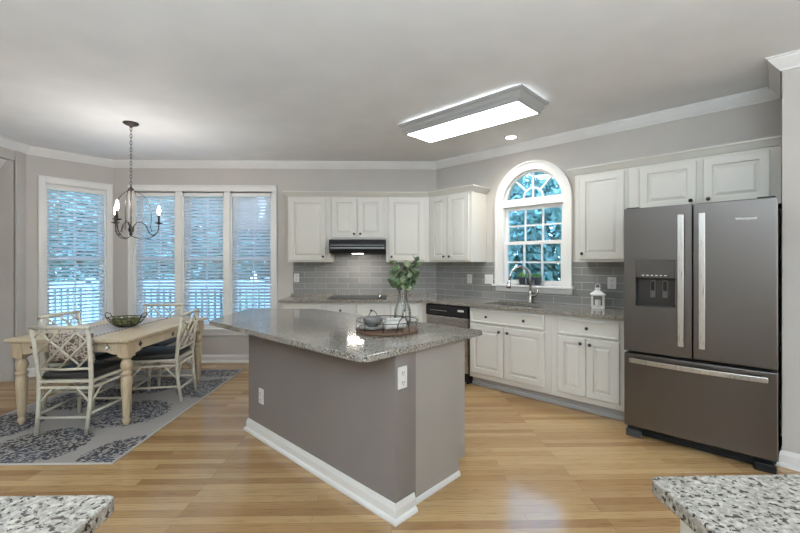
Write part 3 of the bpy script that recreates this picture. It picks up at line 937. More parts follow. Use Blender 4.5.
m.box(hx0, hx1, fd0 - 0.003, fd0, hz0 - e - 0.012, hz0); m.box(hx0, hx1, fd0 - 0.003, fd0, hz1, hz1 + e)
m.build('dispenser_trim', FRIDGE, ld, bevel=0.0015)
tx = bpy.data.curves.new('logo', 'FONT'); tx.body = 'Whirlpool'; tx.size = 0.026; tx.extrude = 0.0006
to = bpy.data.objects.new('logo', tx); COL.objects.link(to); to.parent = rd
to.location = (mid + 0.235, fd0 - 0.0008, 1.655); to.rotation_euler = (PI / 2, 0, 0)
tx.materials.append(NICKEL)
bpy.context.view_layer.update()
lm = bpy.data.meshes.new_from_object(to)
lg = bpy.data.objects.new('brand_lettering', lm); COL.objects.link(lg); lg.parent = rd
lg.location = to.location; lg.rotation_euler = to.rotation_euler
bpy.data.objects.remove(to)

# ------------------------------------------------------------------ island (sink-wall frame)
IZ = 0.914
t = thing('kitchen_island', 'grey painted kitchen island with white baseboard in the middle of the floor', 'island', RL, RZ)
i0, i1, ta, tb = 0.31, 1.995, 2.165, 2.845
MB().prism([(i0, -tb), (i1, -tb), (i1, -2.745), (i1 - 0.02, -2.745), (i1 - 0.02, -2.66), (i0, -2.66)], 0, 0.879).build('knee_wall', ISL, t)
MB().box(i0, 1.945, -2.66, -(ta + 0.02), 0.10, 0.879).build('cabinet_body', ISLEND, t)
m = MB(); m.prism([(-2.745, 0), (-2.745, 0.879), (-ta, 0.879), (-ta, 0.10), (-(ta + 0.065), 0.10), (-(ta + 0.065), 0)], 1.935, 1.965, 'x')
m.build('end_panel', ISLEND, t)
MB().box(i0 + 0.01, 1.93, -2.66, -(ta + 0.08), 0, 0.10).build('toe_kick', TOE, t)
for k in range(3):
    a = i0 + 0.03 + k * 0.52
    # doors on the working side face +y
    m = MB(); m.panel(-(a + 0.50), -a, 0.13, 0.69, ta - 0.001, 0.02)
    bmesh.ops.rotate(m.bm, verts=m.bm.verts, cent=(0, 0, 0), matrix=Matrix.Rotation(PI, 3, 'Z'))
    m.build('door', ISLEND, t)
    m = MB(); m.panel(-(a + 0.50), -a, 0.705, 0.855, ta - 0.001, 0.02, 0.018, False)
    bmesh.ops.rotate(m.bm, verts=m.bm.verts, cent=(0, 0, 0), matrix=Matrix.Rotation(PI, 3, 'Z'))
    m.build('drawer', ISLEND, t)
bp = basep(0.095)
MB().sweep(bp, [(i0, -(ta + 0.2)), (i0, -tb), (i1, -tb), (i1, -2.70)], side=-1).build('baseboard', TRIM, t)
MB().sweep([(0, 0), (0.014, 0), (0.014, 0.010), (0.006, 0.03), (0, 0.03)], [(1.9655, -2.70), (1.9655, -(ta + 0.065))], side=-1).build('shoe_molding', TRIM, t)
# island countertop polygon with room-aligned clipped far corner, rounded near corner
def loc_of(X, Y):
    dx, dy = X - CX, Y - CY
    return (dx * Q - dy * Q, dx * Q + dy * Q)
pE = loc_of(-1.418, 3.97); pD = loc_of(-0.765, 3.97)
nr = (2.01, -3.08)
rr = 0.065
corner = [(nr[0] - rr + rr * math.cos(a), nr[1] + rr + rr * math.sin(a)) for a in [math.radians(-90 + 90 * i / 8) for i in range(9)]]
poly = [(0.22, -3.125)] + corner + [(2.01, -2.02), (pD[0], pD[1]), (pE[0], pE[1])]
it = MB().prism(poly, IZ - 0.035, IZ).build('island_countertop', GRAN, bevel=0.004)
it.location = RL; it.rotation_euler = (0, 0, RZ)
tag(it, 'large speckled light granite top on the grey island, with clipped far corner', 'countertop')

# ------------------------------------------------------------------ outlets
def outlet(label, loc, rz, w=0.072, h=0.118, kind='outlet'):
    if kind == 'outlet':
        t = thing('wall_outlet', label, 'outlet', loc, rz, 'wall outlets and switches')
    else:
        t = thing('light_switch', label, 'switch', loc, rz, 'wall outlets and switches')
    MB().box(-w / 2, w / 2, -0.007, 0.0, -h / 2, h / 2).build('cover_plate', WHITEP, t, bevel=0.003)
    if kind == 'outlet':
        for z in (-0.026, 0.026):
            m = MB().box(-0.017, 0.017, -0.0095, -0.007, z - 0.017, z + 0.017); r = m.build('receptacle', WHITEP, t, bevel=0.003)
            m = MB().box(-0.009, -0.005, -0.0102, -0.0095, z - 0.004, z + 0.008); m.box(0.005, 0.009, -0.0102, -0.0095, z - 0.004, z + 0.008)
            m.box(-0.003, 0.003, -0.0102, -0.0095, z - 0.013, z - 0.008); m.build('slots', SLOT, r)
    else:
        n = 2
        for k in range(n):
            x = (k - 0.5) * 0.046
            MB().box(x - 0.016, x + 0.016, -0.011, -0.007, -0.033, 0.033).build('rocker', WHITEP, t, bevel=0.002)
    return t
outlet('white outlet on the tile left of the cooktop', (-1.305, CY - 0.0085, 1.16), 0)
outlet('white outlet on the tile above the dishwasher', R3(0.555, 0.0085, 1.16), RZ)
outlet('wide white double switch on the tile just left of the arched window', R3(0.838, 0.0085, 1.163), RZ, 0.115, 0.118, 'switch')
outlet('white outlet on the tile between the lantern and the refrigerator', R3(2.24, 0.0085, 1.165), RZ, 0.08)
outlet('white outlet on the narrow end of the grey island post', R3(1.9955, 2.795, 0.752), RZ + PI / 2, 0.070)
outlet('white outlet low on the long grey side of the island', R3(0.53, 2.846, 0.325), RZ)

# ------------------------------------------------------------------ foreground counters
def fg(name, label, poly, bpoly, label2):
    o = MB().prism(poly, IZ - 0.032, IZ).build('countertop', GRAN, bevel=0.004)
    tag(o, label, 'countertop')
    b = MB().prism(bpoly, 0.0, IZ - 0.0325).build('base_cabinet', CAB, bevel=0.002)
    tag(b, label2, 'cabinet', 'white base cabinets')
rc = 0.02
fg('countertop', 'granite counter corner in the right foreground', [(0.547 + rc, 0.843), (0.551, 0.838), (0.547, 0.843 - rc), (0.537, -0.55), (2.2, -0.55), (2.2, 0.866)],
   [(0.585, 0.80), (0.575, -0.53), (2.18, -0.53), (2.18, 0.83)], 'white base cabinet under the right foreground counter')
fg('countertop', 'granite counter corner in the left foreground', [(-0.538 - rc, 0.800), (-0.542, 0.795), (-0.538, 0.800 - rc), (-0.525, -0.55), (-2.2, -0.55), (-2.2, 0.800)],
   [(-0.585, 0.765), (-0.565, -0.53), (-2.18, -0.53), (-2.18, 0.765)], 'white base cabinet under the left foreground counter')

# ------------------------------------------------------------------ ceiling fixtures
t = thing('ceiling_light_fixture', 'long rectangular lit fluorescent fixture on the ceiling above the island', 'ceiling light', R3(1.385, 1.275, CEILZ), RZ)
hl, hw_ = 0.635, 0.225
fp = [(0.0, -0.125), (0.0, -0.03), (-0.03, -0.018), (-0.035, -0.035), (-0.02, -0.055), (-0.015, -0.085), (0.02, -0.12), (0.02, -0.125)]
# frame profile: offset measured inwards from the outer rectangle
fp = [(0.0, -0.020), (0.0, -0.036), (0.022, -0.050), (0.030, -0.075), (0.048, -0.095), (0.048, -0.118), (0.066, -0.118), (0.066, -0.020)]
m = MB().sweep(fp, [(-hl - 0.02, -hw_ - 0.02), (hl + 0.02, -hw_ - 0.02), (hl + 0.02, hw_ + 0.02), (-hl - 0.02, hw_ + 0.02)], closed=True, side=1)
m.build('fixture_frame', FIXT, t)
MB().box(-hl + 0.046, hl - 0.046, -hw_ + 0.046, hw_ - 0.046, -0.116, -0.108).build('diffuser', LENS, t)
MB().box(-hl + 0.10, hl - 0.10, -0.06, 0.06, -0.02, 0.0).build('mounting_pan', TRIM, t)
for y in (-0.17, 0.17):
    m = MB().tube([(-hl + 0.02, y, -0.028), (hl - 0.02, y, -0.028)], 0.011, 8)
    m.build('lamp_tube', TUBE, t, smooth=True)
# recessed light
t = thing('recessed_ceiling_light', 'small round lit recessed light in the ceiling near the arched window', 'ceiling light', R3(1.313, 0.336, CEILZ))
MB().lathe([(0.078, 0.0), (0.078, -0.006), (0.058, -0.008), (0.056, -0.0005), (0.078, -0.0005)], 28, closed=False).build('trim_ring', TRIM, t, smooth=True)
MB().lathe([(0.0, -0.003), (0.056, -0.003), (0.056, -0.001), (0, -0.001)], 24).build('bulb', CANL, t)
l = bpy.data.lights.new('recessed_spot', 'SPOT'); l.energy = 50; l.spot_size = math.radians(125); l.spot_blend = 0.8; l.shadow_soft_size = 0.05; l.color = (1, 0.95, 0.86)
lo = bpy.data.objects.new('recessed_spot', l); COL.objects.link(lo); lo.parent = t; lo.location = (0, 0, -0.02)

# ------------------------------------------------------------------ chandelier
t = thing('chandelier', 'bronze three-arm candle chandelier hanging over the dining table', 'chandelier', (-2.578, 4.012, CEILZ), math.radians(31))
MB().lathe([(0, 0), (0.068, 0), (0.070, -0.008), (0.052, -0.020), (0.018, -0.030), (0.012, -0.045), (0, -0.045)], 24).build('canopy', IRON, t, smooth=True)
ch = MB(); z = -0.045; k = 0
ztop = -0.625
while z > ztop:
    a, b = 0.0085, 0.021
    pts = []
    for i in range(10):
        an = 2 * PI * i / 10
        u, v = a * math.cos(an), b * math.sin(an)
        pts.append((u, 0, z - 0.017 + v) if k % 2 == 0 else (0, u, z - 0.017 + v))
    ch.tube(pts, 0.0028, 5, closed=True)
    z -= 0.0335; k += 1
ch.build('chain', IRON, t, smooth=True)
MB().lathe([(0, -0.615), (0.006, -0.62), (0.009, -0.635), (0.026, -0.655), (0.030, -0.672), (0.012, -0.680), (0.0095, -0.70), (0.0095, -1.02), (0.02, -1.035), (0.026, -1.06), (0.012, -1.09), (0.018, -1.10), (0.008, -1.115), (0, -1.12)], 16).build('stem', IRON, t, smooth=True)
for i, ang in enumerate((5, 125, 245)):
    a = math.radians(ang); ca, sa = math.cos(a), math.sin(a)
    def P(r, z): return (ca * r, sa * r, z)
    # S-shaped arm: rises beside the stem, dips, rises to the cup
    pr = [(0.018, -1.075), (0.022, -1.02), (0.045, -0.985), (0.085, -0.975), (0.120, -1.00), (0.140, -1.045), (0.160, -1.085), (0.185, -1.105), (0.212, -1.09), (0.230, -1.06), (0.237, -1.02), (0.238, -0.985)]
    arm = MB().tube([P(*p) for p in pr], 0.0052, 8).build('arm', IRON, t, smooth=True)
    MB().lathe([(0.006, -0.990), (0.016, -0.985), (0.036, -0.978), (0.038, -0.972), (0.014, -0.970), (0.012, -0.965), (0, -0.965)], 18, P(0.238, 0)).build('candle_cup', IRON, arm, smooth=True)
    MB().lathe([(0.0095, -0.972), (0.0095, -0.895), (0, -0.893)], 12, P(0.238, 0)).build('candle_sleeve', IRON, arm, smooth=True)
    bl = MB().lathe([(0.006, -0.894), (0.013, -0.875), (0.016, -0.855), (0.010, -0.825), (0.003, -0.80), (0, -0.798)], 12, P(0.238, 0)).build('bulb', BULB, arm, smooth=True)
    # large wire bow from the hub out and under to the opposite side
    aw = a + math.radians(12)
    cw_, sw_ = math.cos(aw), math.sin(aw)
    pr = [(0.012, -0.672), (0.05, -0.675), (0.10, -0.70), (0.150, -0.755), (0.178, -0.83), (0.180, -0.92), (0.172, -1.02), (0.185, -1.07)]
    MB().tube([(cw_ * r, sw_ * r, z) for r, z in pr], 0.0035, 6).build('wire_bow', IRON, t, smooth=True)
    pr = [(0.232, -1.055), (0.200, -1.105), (0.15, -1.135), (0.08, -1.145), (0.0, -1.118)]
    MB().tube([P(*p) for p in pr], 0.004, 6).build('lower_bow', IRON, t, smooth=True)
    l = bpy.data.lights.new('candle_light', 'POINT'); l.energy = 7.0; l.shadow_soft_size = 0.02; l.color = (1, 0.94, 0.88)
    lo = bpy.data.objects.new('candle_light', l); COL.objects.link(lo); lo.parent = t; lo.location = P(0.238, -0.76)

# ------------------------------------------------------------------ rug
RX0, RX1, RY0, RY1 = -3.46, -1.905, 2.765, 5.13
cent = [(-2.62, 3.02), (-1.86, 2.88), (-3.28, 3.38), (-2.37, 3.68), (-3.05, 4.08), (-1.98, 4.40), (-2.62, 4.52), (-3.38, 4.82), (-2.10, 5.12), (-2.95, 5.2)]
RCX, RCY = (RX0 + RX1) / 2, (RY0 + RY1) / 2
rug = MB().box(RX0 - RCX, RX1 - RCX, RY0 - RCY, RY1 - RCY, 0.0005, 0.009).build('area_rug', rug_mat([(x - RCX, y - RCY) for x, y in cent], 0.335))
rug.location = (RCX, RCY, 0)
tag(rug, 'light greige area rug with dark scrollwork medallions under the dining table', 'rug')
bd = MB(); e = 0.010
x0, x1, y0, y1 = RX0 - RCX, RX1 - RCX, RY0 - RCY, RY1 - RCY
bd.box(x0 - e, x0, y0 - e, y1 + e, 0.0005, 0.010); bd.box(x1, x1 + e, y0 - e, y1 + e, 0.0005, 0.010)
bd.box(x0, x1, y0 - e, y0, 0.0005, 0.010); bd.box(x0, x1, y1, y1 + e, 0.0005, 0.010)
bd.build('rug_binding', mat('rug_binding', (0.52, 0.49, 0.45), 0.9), rug)

# ------------------------------------------------------------------ dining table
TX0, TX1, TY0, TY1, TZ = -3.18, -2.150, 3.335, 4.675, 0.74
tcx, tcy = (TX0 + TX1) / 2, (TY0 + TY1) / 2
RUGZ = 0.0095
t = thing('dining_table', 'limed pine dining table with turned legs on the rug', 'table', (tcx + 0.012, tcy, RUGZ), math.radians(-1.6))
hx, hy = (TX1 - TX0) / 2, (TY1 - TY0) / 2
tz = TZ - RUGZ
MB().box(-hx, hx, -hy, hy, tz - 0.028, tz).build('tabletop', TABLE, t, bevel=0.006, seg=3)
ax, ay = hx - 0.032, hy - 0.045
m = MB()
def scallop(L0, z1, z0):
    # apron outline: straight with a little drop beside each leg
    return [(-L0, z1), (-L0, z0 - 0.02), (-L0 + 0.08, z0 - 0.02), (-L0 + 0.13, z0), (L0 - 0.13, z0), (L0 - 0.08, z0 - 0.02), (L0, z0 - 0.02), (L0, z1)]
m.prism(scallop(ax - 0.045, tz - 0.028, tz - 0.115), -ay, -ay + 0.02, 'y')
m.prism(scallop(ax - 0.045, tz - 0.028, tz - 0.115), ay - 0.02, ay, 'y')
m.prism(scallop(ay - 0.045, tz - 0.028, tz - 0.115), -ax, -ax + 0.02, 'x')
m.prism(scallop(ay - 0.045, tz - 0.028, tz - 0.115), ax - 0.02, ax, 'x')
m.build('apron', TABLE, t)
lp = [(0.0, 0.0), (0.018, 0.0), (0.022, 0.012), (0.030, 0.030), (0.031, 0.045), (0.024, 0.058), (0.022, 0.070), (0.027, 0.078), (0.030, 0.12), (0.037, 0.26), (0.043, 0.36), (0.040, 0.405),
      (0.030, 0.420), (0.044, 0.432), (0.046, 0.445), (0.032, 0.458), (0.030, 0.470), (0.042, 0.490), (0.045, 0.515), (0.036, 0.545), (0.026, 0.558), (0.040, 0.570), (0.042, 0.580), (0.0, 0.580)]
sc_ = (tz - 0.16) / 0.580
for sx in (-1, 1):
    for sy in (-1, 1):
        m = MB(); cx, cy = sx * (ax - 0.04), sy * (ay - 0.04)
        m.lathe([(r, z * sc_) for r, z in lp], 22, (cx, cy, 0))
        o = m.build('leg', LEGW, t, smooth=True)
        MB().box(cx - 0.046, cx + 0.046, cy - 0.046, cy + 0.046, tz - 0.16, tz - 0.0285).build('leg_block', LEGW, o, bevel=0.003)
KW = mat('ivory_inlay', (0.8, 0.78, 0.72), 0.4); KD = mat('dark_inlay', (0.05, 0.04, 0.035), 0.5)
def orn(axis, a, b, white):
    z = tz - 0.075
    m = MB(); k = 0.026
    pts = [(a + k * (1 if i % 2 == 0 else 0.62) * math.cos(i * PI / 4), z + k * (1 if i % 2 == 0 else 0.62) * math.sin(i * PI / 4)) for i in range(8)]
    if axis == 'y': m.prism(pts, b - 0.005, b - 0.0002, 'y')
    else: m.prism(pts, b + 0.0002, b + 0.005, 'x')
    o = m.build('apron_ornament', KD, t)
    if white:
        m = MB(); k = 0.017; pts = [(a + k, z), (a, z + k), (a - k, z), (a, z - k)]
        if axis == 'y': m.prism(pts, b - 0.009, b - 0.005, 'y')
        else: m.prism(pts, b + 0.005, b + 0.009, 'x')
        m.build('inlay', KW, o)
orn('y', 0.31, -ay, True); orn('y', -0.31, -ay, False)
for yy in (-0.47, 0.02, 0.47): orn('x', yy, ax, False)
# runner
RUNM = scroll_fabric('runner_weave', (0.50, 0.49, 0.50), (0.40, 0.39, 0.40), 60)
o = MB().box(-0.19, 0.19, -hy + 0.06, hy - 0.06, 0, 0.003).build('table_runner', RUNM)
o.location = (-2.70, tcy, TZ + 0.0005)
tag(o, 'pale grey runner with dark bead edging laid along the dining table', 'table runner')
m = MB(); n = 0
for sx in (-0.185, 0.185):
    for k in range(26):
        y = -hy + 0.08 + k * 0.047
        m.ball((sx, y, 0.006), 0.007, 1, (1, 2.0 if k % 3 == 0 else 1.2, 0.5))
m.build('bead_edging', mat('runner_beads', (0.10, 0.075, 0.06), 0.6), o)

# bowl with artichokes
t = thing('wire_fruit_bowl', 'oval black wire bowl holding green fruit on the dining table', 'bowl', (-2.585, 3.95, TZ + 0.004)); t.scale = (0.86, 0.95, 1.0)
m = MB()
def ell(rx, ry, z, n=28): return [(rx * math.cos(2 * PI * k / n), ry * math.sin(2 * PI * k / n), z) for k in range(n)]
for rx, ry, z, r in ((0.20, 0.13, 0.092, 0.0045), (0.18, 0.115, 0.06, 0.0025), (0.14, 0.09, 0.03, 0.0025), (0.085, 0.055, 0.006, 0.004)):
    m.tube(ell(rx, ry, z), r, 6, closed=True)
m.build('wire_rim', IRON, t, smooth=True)
m = MB()
for k in range(18):
    a = 2 * PI * k / 18
    m.tube([(0.20 * math.cos(a), 0.13 * math.sin(a), 0.092), (0.18 * math.cos(a), 0.115 * math.sin(a), 0.06), (0.14 * math.cos(a), 0.09 * math.sin(a), 0.03), (0.085 * math.cos(a), 0.055 * math.sin(a), 0.006), (0, 0, 0.004)], 0.0022, 5)
m.build('wire_ribs', IRON, t, smooth=True)
for sx in (-1, 1):
    pts = [(sx * 0.19, -0.045, 0.095), (sx * 0.205, -0.04, 0.125), (sx * 0.225, 0.0, 0.14), (sx * 0.205, 0.04, 0.125), (sx * 0.19, 0.045, 0.095)]
    MB().tube(pts, 0.004, 6).build('handle', IRON, t, smooth=True)
FRG = painted('artichoke_skin', (0.16, 0.17, 0.06), 0.6, 0.5, 40)
def artichoke(mb):
    mb.lathe([(0, -0.034), (0.012, -0.034), (0.030, -0.022), (0.036, -0.004), (0.033, 0.014), (0.022, 0.030), (0.008, 0.038), (0, 0.038)], 12)
    for row, (r, z, n) in enumerate(((0.034, -0.018, 8), (0.036, 0.0, 8), (0.030, 0.016, 7), (0.018, 0.028, 5))):
        for k in range(n):
            a = 2 * PI * (k + 0.5 * row) / n; ca, sa = math.cos(a), math.sin(a)
            b = [mb.bm.verts.new(v) for v in ((ca * r - sa * 0.013, sa * r + ca * 0.013, z - 0.008), (ca * r + sa * 0.013, sa * r - ca * 0.013, z - 0.008), (ca * (r + 0.004), sa * (r + 0.004), z + 0.016), (ca * (r - 0.01), sa * (r - 0.01), z))]
            mb.bm.faces.new((b[0], b[1], b[2])); mb.bm.faces.new((b[0], b[3], b[2])); mb.bm.faces.new((b[1], b[3], b[2]))
    return mb
am = None
spots = [(-0.108, 0.0, 0.062), (-0.036, -0.040, 0.052), (0.038, -0.038, 0.052), (0.110, 0.0, 0.064), (-0.038, 0.042, 0.054), (0.040, 0.042, 0.054)]
for k, (x, y, z) in enumerate(spots):
    if am is None:
        o = artichoke(MB()).build('artichoke', FRG); am = o
    else:
        o = am.copy(); COL.objects.link(o)
    o.location = (-2.585 + x * 0.86, 3.95 + y * 0.95, TZ + 0.004 + z); o.rotation_euler = (random.uniform(-0.9, 0.9), random.uniform(-0.9, 0.9), random.uniform(0, 6))
    tag(o, 'small brownish green artichoke heaped in the black wire bowl', 'artichoke', 'artichokes in the wire bowl')

# ------------------------------------------------------------------ chairs (Chippendale rattan)
def chair(label, loc, rz, group):
    t = thing('dining_chair', label, 'chair', loc, rz, group)
    zs = 0.415
    rear = {}
    for sx in (-1, 1):
        pts = [(sx * 0.192, -0.245, 0), (sx * 0.200, -0.215, 0.22), (sx * 0.204, -0.205, zs), (sx * 0.211, -0.222, 0.60), (sx * 0.217, -0.262, 0.845)]
        MB().tube(pts, 0.0155, 10, rs=[0.015, 0.016, 0.017, 0.016, 0.015]).build('leg', RATTAN, t, smooth=True)
        MB().tube([(sx * 0.225, 0.235, 0), (sx * 0.225, 0.225, zs)], 0.016, 10, rs=[0.0145, 0.017]).build('leg', RATTAN, t, smooth=True)
    fr = MB()
    for z in (zs - 0.005, zs - 0.055):
        fr.tube([(-0.222, 0.225, z), (0.222, 0.225, z)], 0.0125, 8)
        fr.tube([(-0.205, -0.205, z), (0.205, -0.205, z)], 0.0125, 8)
        for sx in (-1, 1): fr.tube([(sx * 0.206, -0.205, z), (sx * 0.224, 0.225, z)], 0.0125, 8)
    fr.box(-0.205, 0.205, -0.195, 0.215, zs - 0.012, zs + 0.006)
    fr.build('seat_frame', RATTAN, t, smooth=False)
    cu = MB(); 
    cu.prism([(-0.200, -0.190), (0.200, -0.190), (0.222, 0.230), (-0.222, 0.230)], zs + 0.007, zs + 0.062)
    cu.build('seat_cushion', CUSH, t, bevel=0.02, seg=4, smooth=True)
    for sy, x0, yy in ((1, 0.225, 0.226), (-1, 0.202, -0.210)):
        for sx in (-1, 1):
            MB().tube([(sx * x0, yy, 0.235), (sx * (x0 - 0.10), yy, zs - 0.06)], 0.009, 7).build('corner_brace', RATTAN, t, smooth=True)
    for sx in (-1, 1):
        MB().tube([(sx * 0.225, 0.22, 0.235), (sx * 0.219, 0.11, zs - 0.06)], 0.009, 7).build('corner_brace', RATTAN, t, smooth=True)
        MB().tube([(sx * 0.203, -0.208, 0.235), (sx * 0.210, -0.10, zs - 0.06)], 0.009, 7).build('corner_brace', RATTAN, t, smooth=True)
    MB().tube([(-0.225, 0.231, 0.13), (0.225, 0.231, 0.13)], 0.010, 8).build('stretcher', RATTAN, t, smooth=True)
    MB().tube([(-0.197, -0.226, 0.13), (0.197, -0.226, 0.13)], 0.010, 8).build('stretcher', RATTAN, t, smooth=True)
    for sx in (-1, 1): MB().tube([(sx * 0.197, -0.222, 0.155), (sx * 0.225, 0.228, 0.155)], 0.010, 8).build('stretcher', RATTAN, t, smooth=True)
    MB().tube([(-0.232, -0.262, 0.848), (0.0, -0.266, 0.851), (0.232, -0.262, 0.848)], 0.0165, 10).build('top_rail', RATTAN, t, smooth=True)
    # back plane: param v from z=.50 to .855; y from plane
    def yb(z): return -0.205 - 0.017 * (z - zs) / 0.185 if z < 0.60 else -0.222 - 0.040 * (z - 0.60) / 0.245
    def hwid(z): return 0.204 + 0.007 * (z - zs) / 0.185 if z < 0.60 else 0.211 + 0.006 * (z - 0.60) / 0.245
    z0, z1 = 0.515, 0.835
    MB().tube([(-hwid(z0), yb(z0), z0), (0, yb(z0) - 0.004, z0 - 0.006), (hwid(z0), yb(z0), z0)], 0.011, 8).build('lower_rail', RATTAN, t, smooth=True)
    la = MB()
    def seg(u0, v0, u1, v1, off=0.0):
        # clip to the frame
        n = 8; pts = []
        for i in range(n + 1):
            u = u0 + (u1 - u0) * i / n; v = v0 + (v1 - v0) * i / n
            if z0 <= v <= z1 and abs(u) <= hwid(v): pts.append((u, yb(v) + off, v))
        if len(pts) > 1: la.tube([pts[0], pts[len(pts) // 2], pts[-1]] if len(pts) > 2 else pts, 0.0082, 7)
    sp_ = 0.142
    slope = 0.95
    H = z1 - z0
    k = -4
    lines = []
    for j in range(-3, 4):
        c0 = j * sp_ - 0.02           # u where the line crosses mid height
        u0, u1 = c0 - H / 2 / slope, c0 + H / 2 / slope
        # clip against the sides exactly
        pts = []
        for i in range(41):
            f_ = i / 40; u = u0 + (u1 - u0) * f_; v = z0 + H * f_
            if abs(u) <= hwid(v): pts.append((u, yb(v), v))
        if len(pts) > 2: la.tube([pts[0], pts[len(pts) // 2], pts[-1]], 0.0085, 7)
        lines.append(c0)
        # short counter-diagonals between this line and the next, in steps
        for q in range(-4, 5):
            vmid = z0 + H / 2 + q * 0.135 + (0.0675 if j % 2 else 0.0)
            uu = c0 + (vmid - (z0 + H / 2)) / slope
            # start on this line, run down-right to the next line
            du = sp_ / 2; dv = -sp_ / 2 * slope
            a = (uu, vmid); b = (uu + du, vmid + dv)
            if z0 <= a[1] <= z1 + 0.01 and z0 - 0.01 <= b[1] <= z1 and abs(a[0]) <= hwid(z0) + 0.01 and abs(b[0]) <= hwid(z0) + 0.012:
                la.tube([(a[0], yb(a[1]), min(a[1], z1)), (b[0], yb(b[1]), b[1])], 0.0078, 7)
    la.build('back_lattice', RATTAN, t, smooth=True)
    return t
g3 = 'cream rattan dining chairs'
ch0 = chair('cream rattan lattice-back chair at the near end of the dining table, back to the viewer', (-2.605, 3.455, RUGZ), 0, g3)
dup(ch0, (-2.315, 4.105, RUGZ), PI / 2 + 0.12, 'cream rattan lattice-back chair on the right long side of the dining table', g3)
dup(ch0, (-3.00, 4.00, RUGZ), -PI / 2 - 0.02, 'cream rattan lattice-back chair on the left long side of the dining table', g3)
dup(ch0, (-2.745, 4.62, RUGZ), PI, 'cream rattan lattice-back chair at the far end of the dining table, by the triple window', g3)
# pillow on the near chair
m = MB()
nx, nz = 12, 8
grid = [[None] * (nz + 1) for _ in range(nx + 1)]
for side in (1, -1):
    G = []
    for i in range(nx + 1):
        row = []
        for j in range(nz + 1):
            u = 2 * i / nx - 1; v = 2 * j / nz - 1
            th = 0.045 * ((1 - u * u) * (1 - v * v)) ** 0.4
            row.append(m.bm.verts.new((u * 0.19 * (1 - 0.05 * (1 - v * v)), side * th, v * 0.125 * (1 - 0.05 * (1 - u * u)))))
        G.append(row)
    for i in range(nx):
        for j in range(nz): m.bm.faces.new((G[i][j], G[i + 1][j], G[i + 1][j + 1], G[i][j + 1]))
bmesh.ops.remove_doubles(m.bm, verts=m.bm.verts, dist=0.0005)
o = m.build('throw_pillow', PILLOW, smooth=True)
o.location = (-2.60, 3.455 - 0.155, 0.665 + RUGZ); o.rotation_euler = (math.radians(6), 0, 0)
tag(o, 'brown and cream patterned lumbar pillow leaning on the near dining chair back', 'pillow')

# ------------------------------------------------------------------ island accessories
TCX, TCY, TZI = -0.030, 2.665, IZ
t = thing('round_serving_tray', 'round wooden tray with black wire rail on the island', 'tray', (TCX, TCY, TZI + 0.0005))
MB().lathe([(0, 0.0), (0.200, 0.0), (0.208, 0.006), (0.208, 0.016), (0.200, 0.020), (0, 0.018)], 48).build('tray_base', TRAYW, t, bevel=0.0)
m = MB(); r = 0.205
m.tube([(r * math.cos(2 * PI * k / 40), r * math.sin(2 * PI * k / 40), 0.075) for k in range(40)], 0.0028, 6, closed=True)
for k in range(10):
    a = 2 * PI * k / 10 + 0.2
    m.tube([(r * math.cos(a), r * math.sin(a), 0.015), (r * math.cos(a), r * math.sin(a), 0.075)], 0.0022, 5)
m.build('wire_rail', IRON, t, smooth=True)
for ac in (-60, 120):
    pts = []
    for i in range(13):
        f_ = i / 12; a = math.radians(ac - 13 + 26 * f_)
        pts.append(((r + 0.003) * math.cos(a), (r + 0.003) * math.sin(a), 0.018 + 0.095 * math.sin(PI * f_) ** 0.5))
    MB().tube(pts, 0.003, 6).build('handle', IRON, t, smooth=True)
STONE = painted('grey_stoneware', (0.15, 0.15, 0.14), 0.6, 0.15, 30)
STONEL = painted('pale_stoneware', (0.34, 0.34, 0.32), 0.6, 0.1, 30)
zt = TZI + 0.0205
px_, py_ = -0.125, 2.635
for k in range(2):
    o = MB().lathe([(0, 0), (0.050, 0), (0.085, 0.008), (0.087, 0.011), (0.05, 0.006), (0, 0.005)], 28).build('small_plate', STONEL, smooth=True)
    o.location = (px_, py_, zt + k * 0.0085)
    tag(o, ['lower grey stoneware saucer under the bowl on the tray', 'upper grey stoneware saucer directly beneath the bowl on the tray'][k], 'plate', 'stacked saucers on the tray')
o = MB().lathe([(0, 0), (0.030, 0), (0.052, 0.018), (0.062, 0.045), (0.063, 0.062), (0.058, 0.062), (0.054, 0.045), (0.03, 0.015), (0, 0.010)], 28).build('small_bowl', STONE, smooth=True)
o.location = (px_, py_, zt + 0.0145)
tag(o, 'small dark grey stoneware bowl on the island tray', 'bowl')
# rolled napkin
LIN = painted('linen', (0.62, 0.60, 0.56), 0.9, 0.12, 60)
m = MB(); L0 = 0.065
sp_pts = []
for k in range(40):
    a = k * 0.38; rr_ = 0.008 + 0.00125 * k / 1.6
    sp_pts.append((rr_ * math.cos(a), rr_ * math.sin(a)))
R_ = max(math.hypot(*p) for p in sp_pts)
rows = [[m.bm.verts.new((-L0, y, z)) for y, z in sp_pts], [m.bm.verts.new((L0, y, z)) for y, z in sp_pts]]
for k in range(39): m.bm.faces.new((rows[0][k], rows[0][k + 1], rows[1][k + 1], rows[1][k]))
o = m.build('rolled_napkin', LIN, smooth=True, solid=0.003)
o.location = (0.025, 2.575, zt + R_ + 0.002); o.rotation_euler = (0, 0, math.radians(18))
tag(o, 'rolled white linen napkin on the island tray in front of the vase', 'napkin')
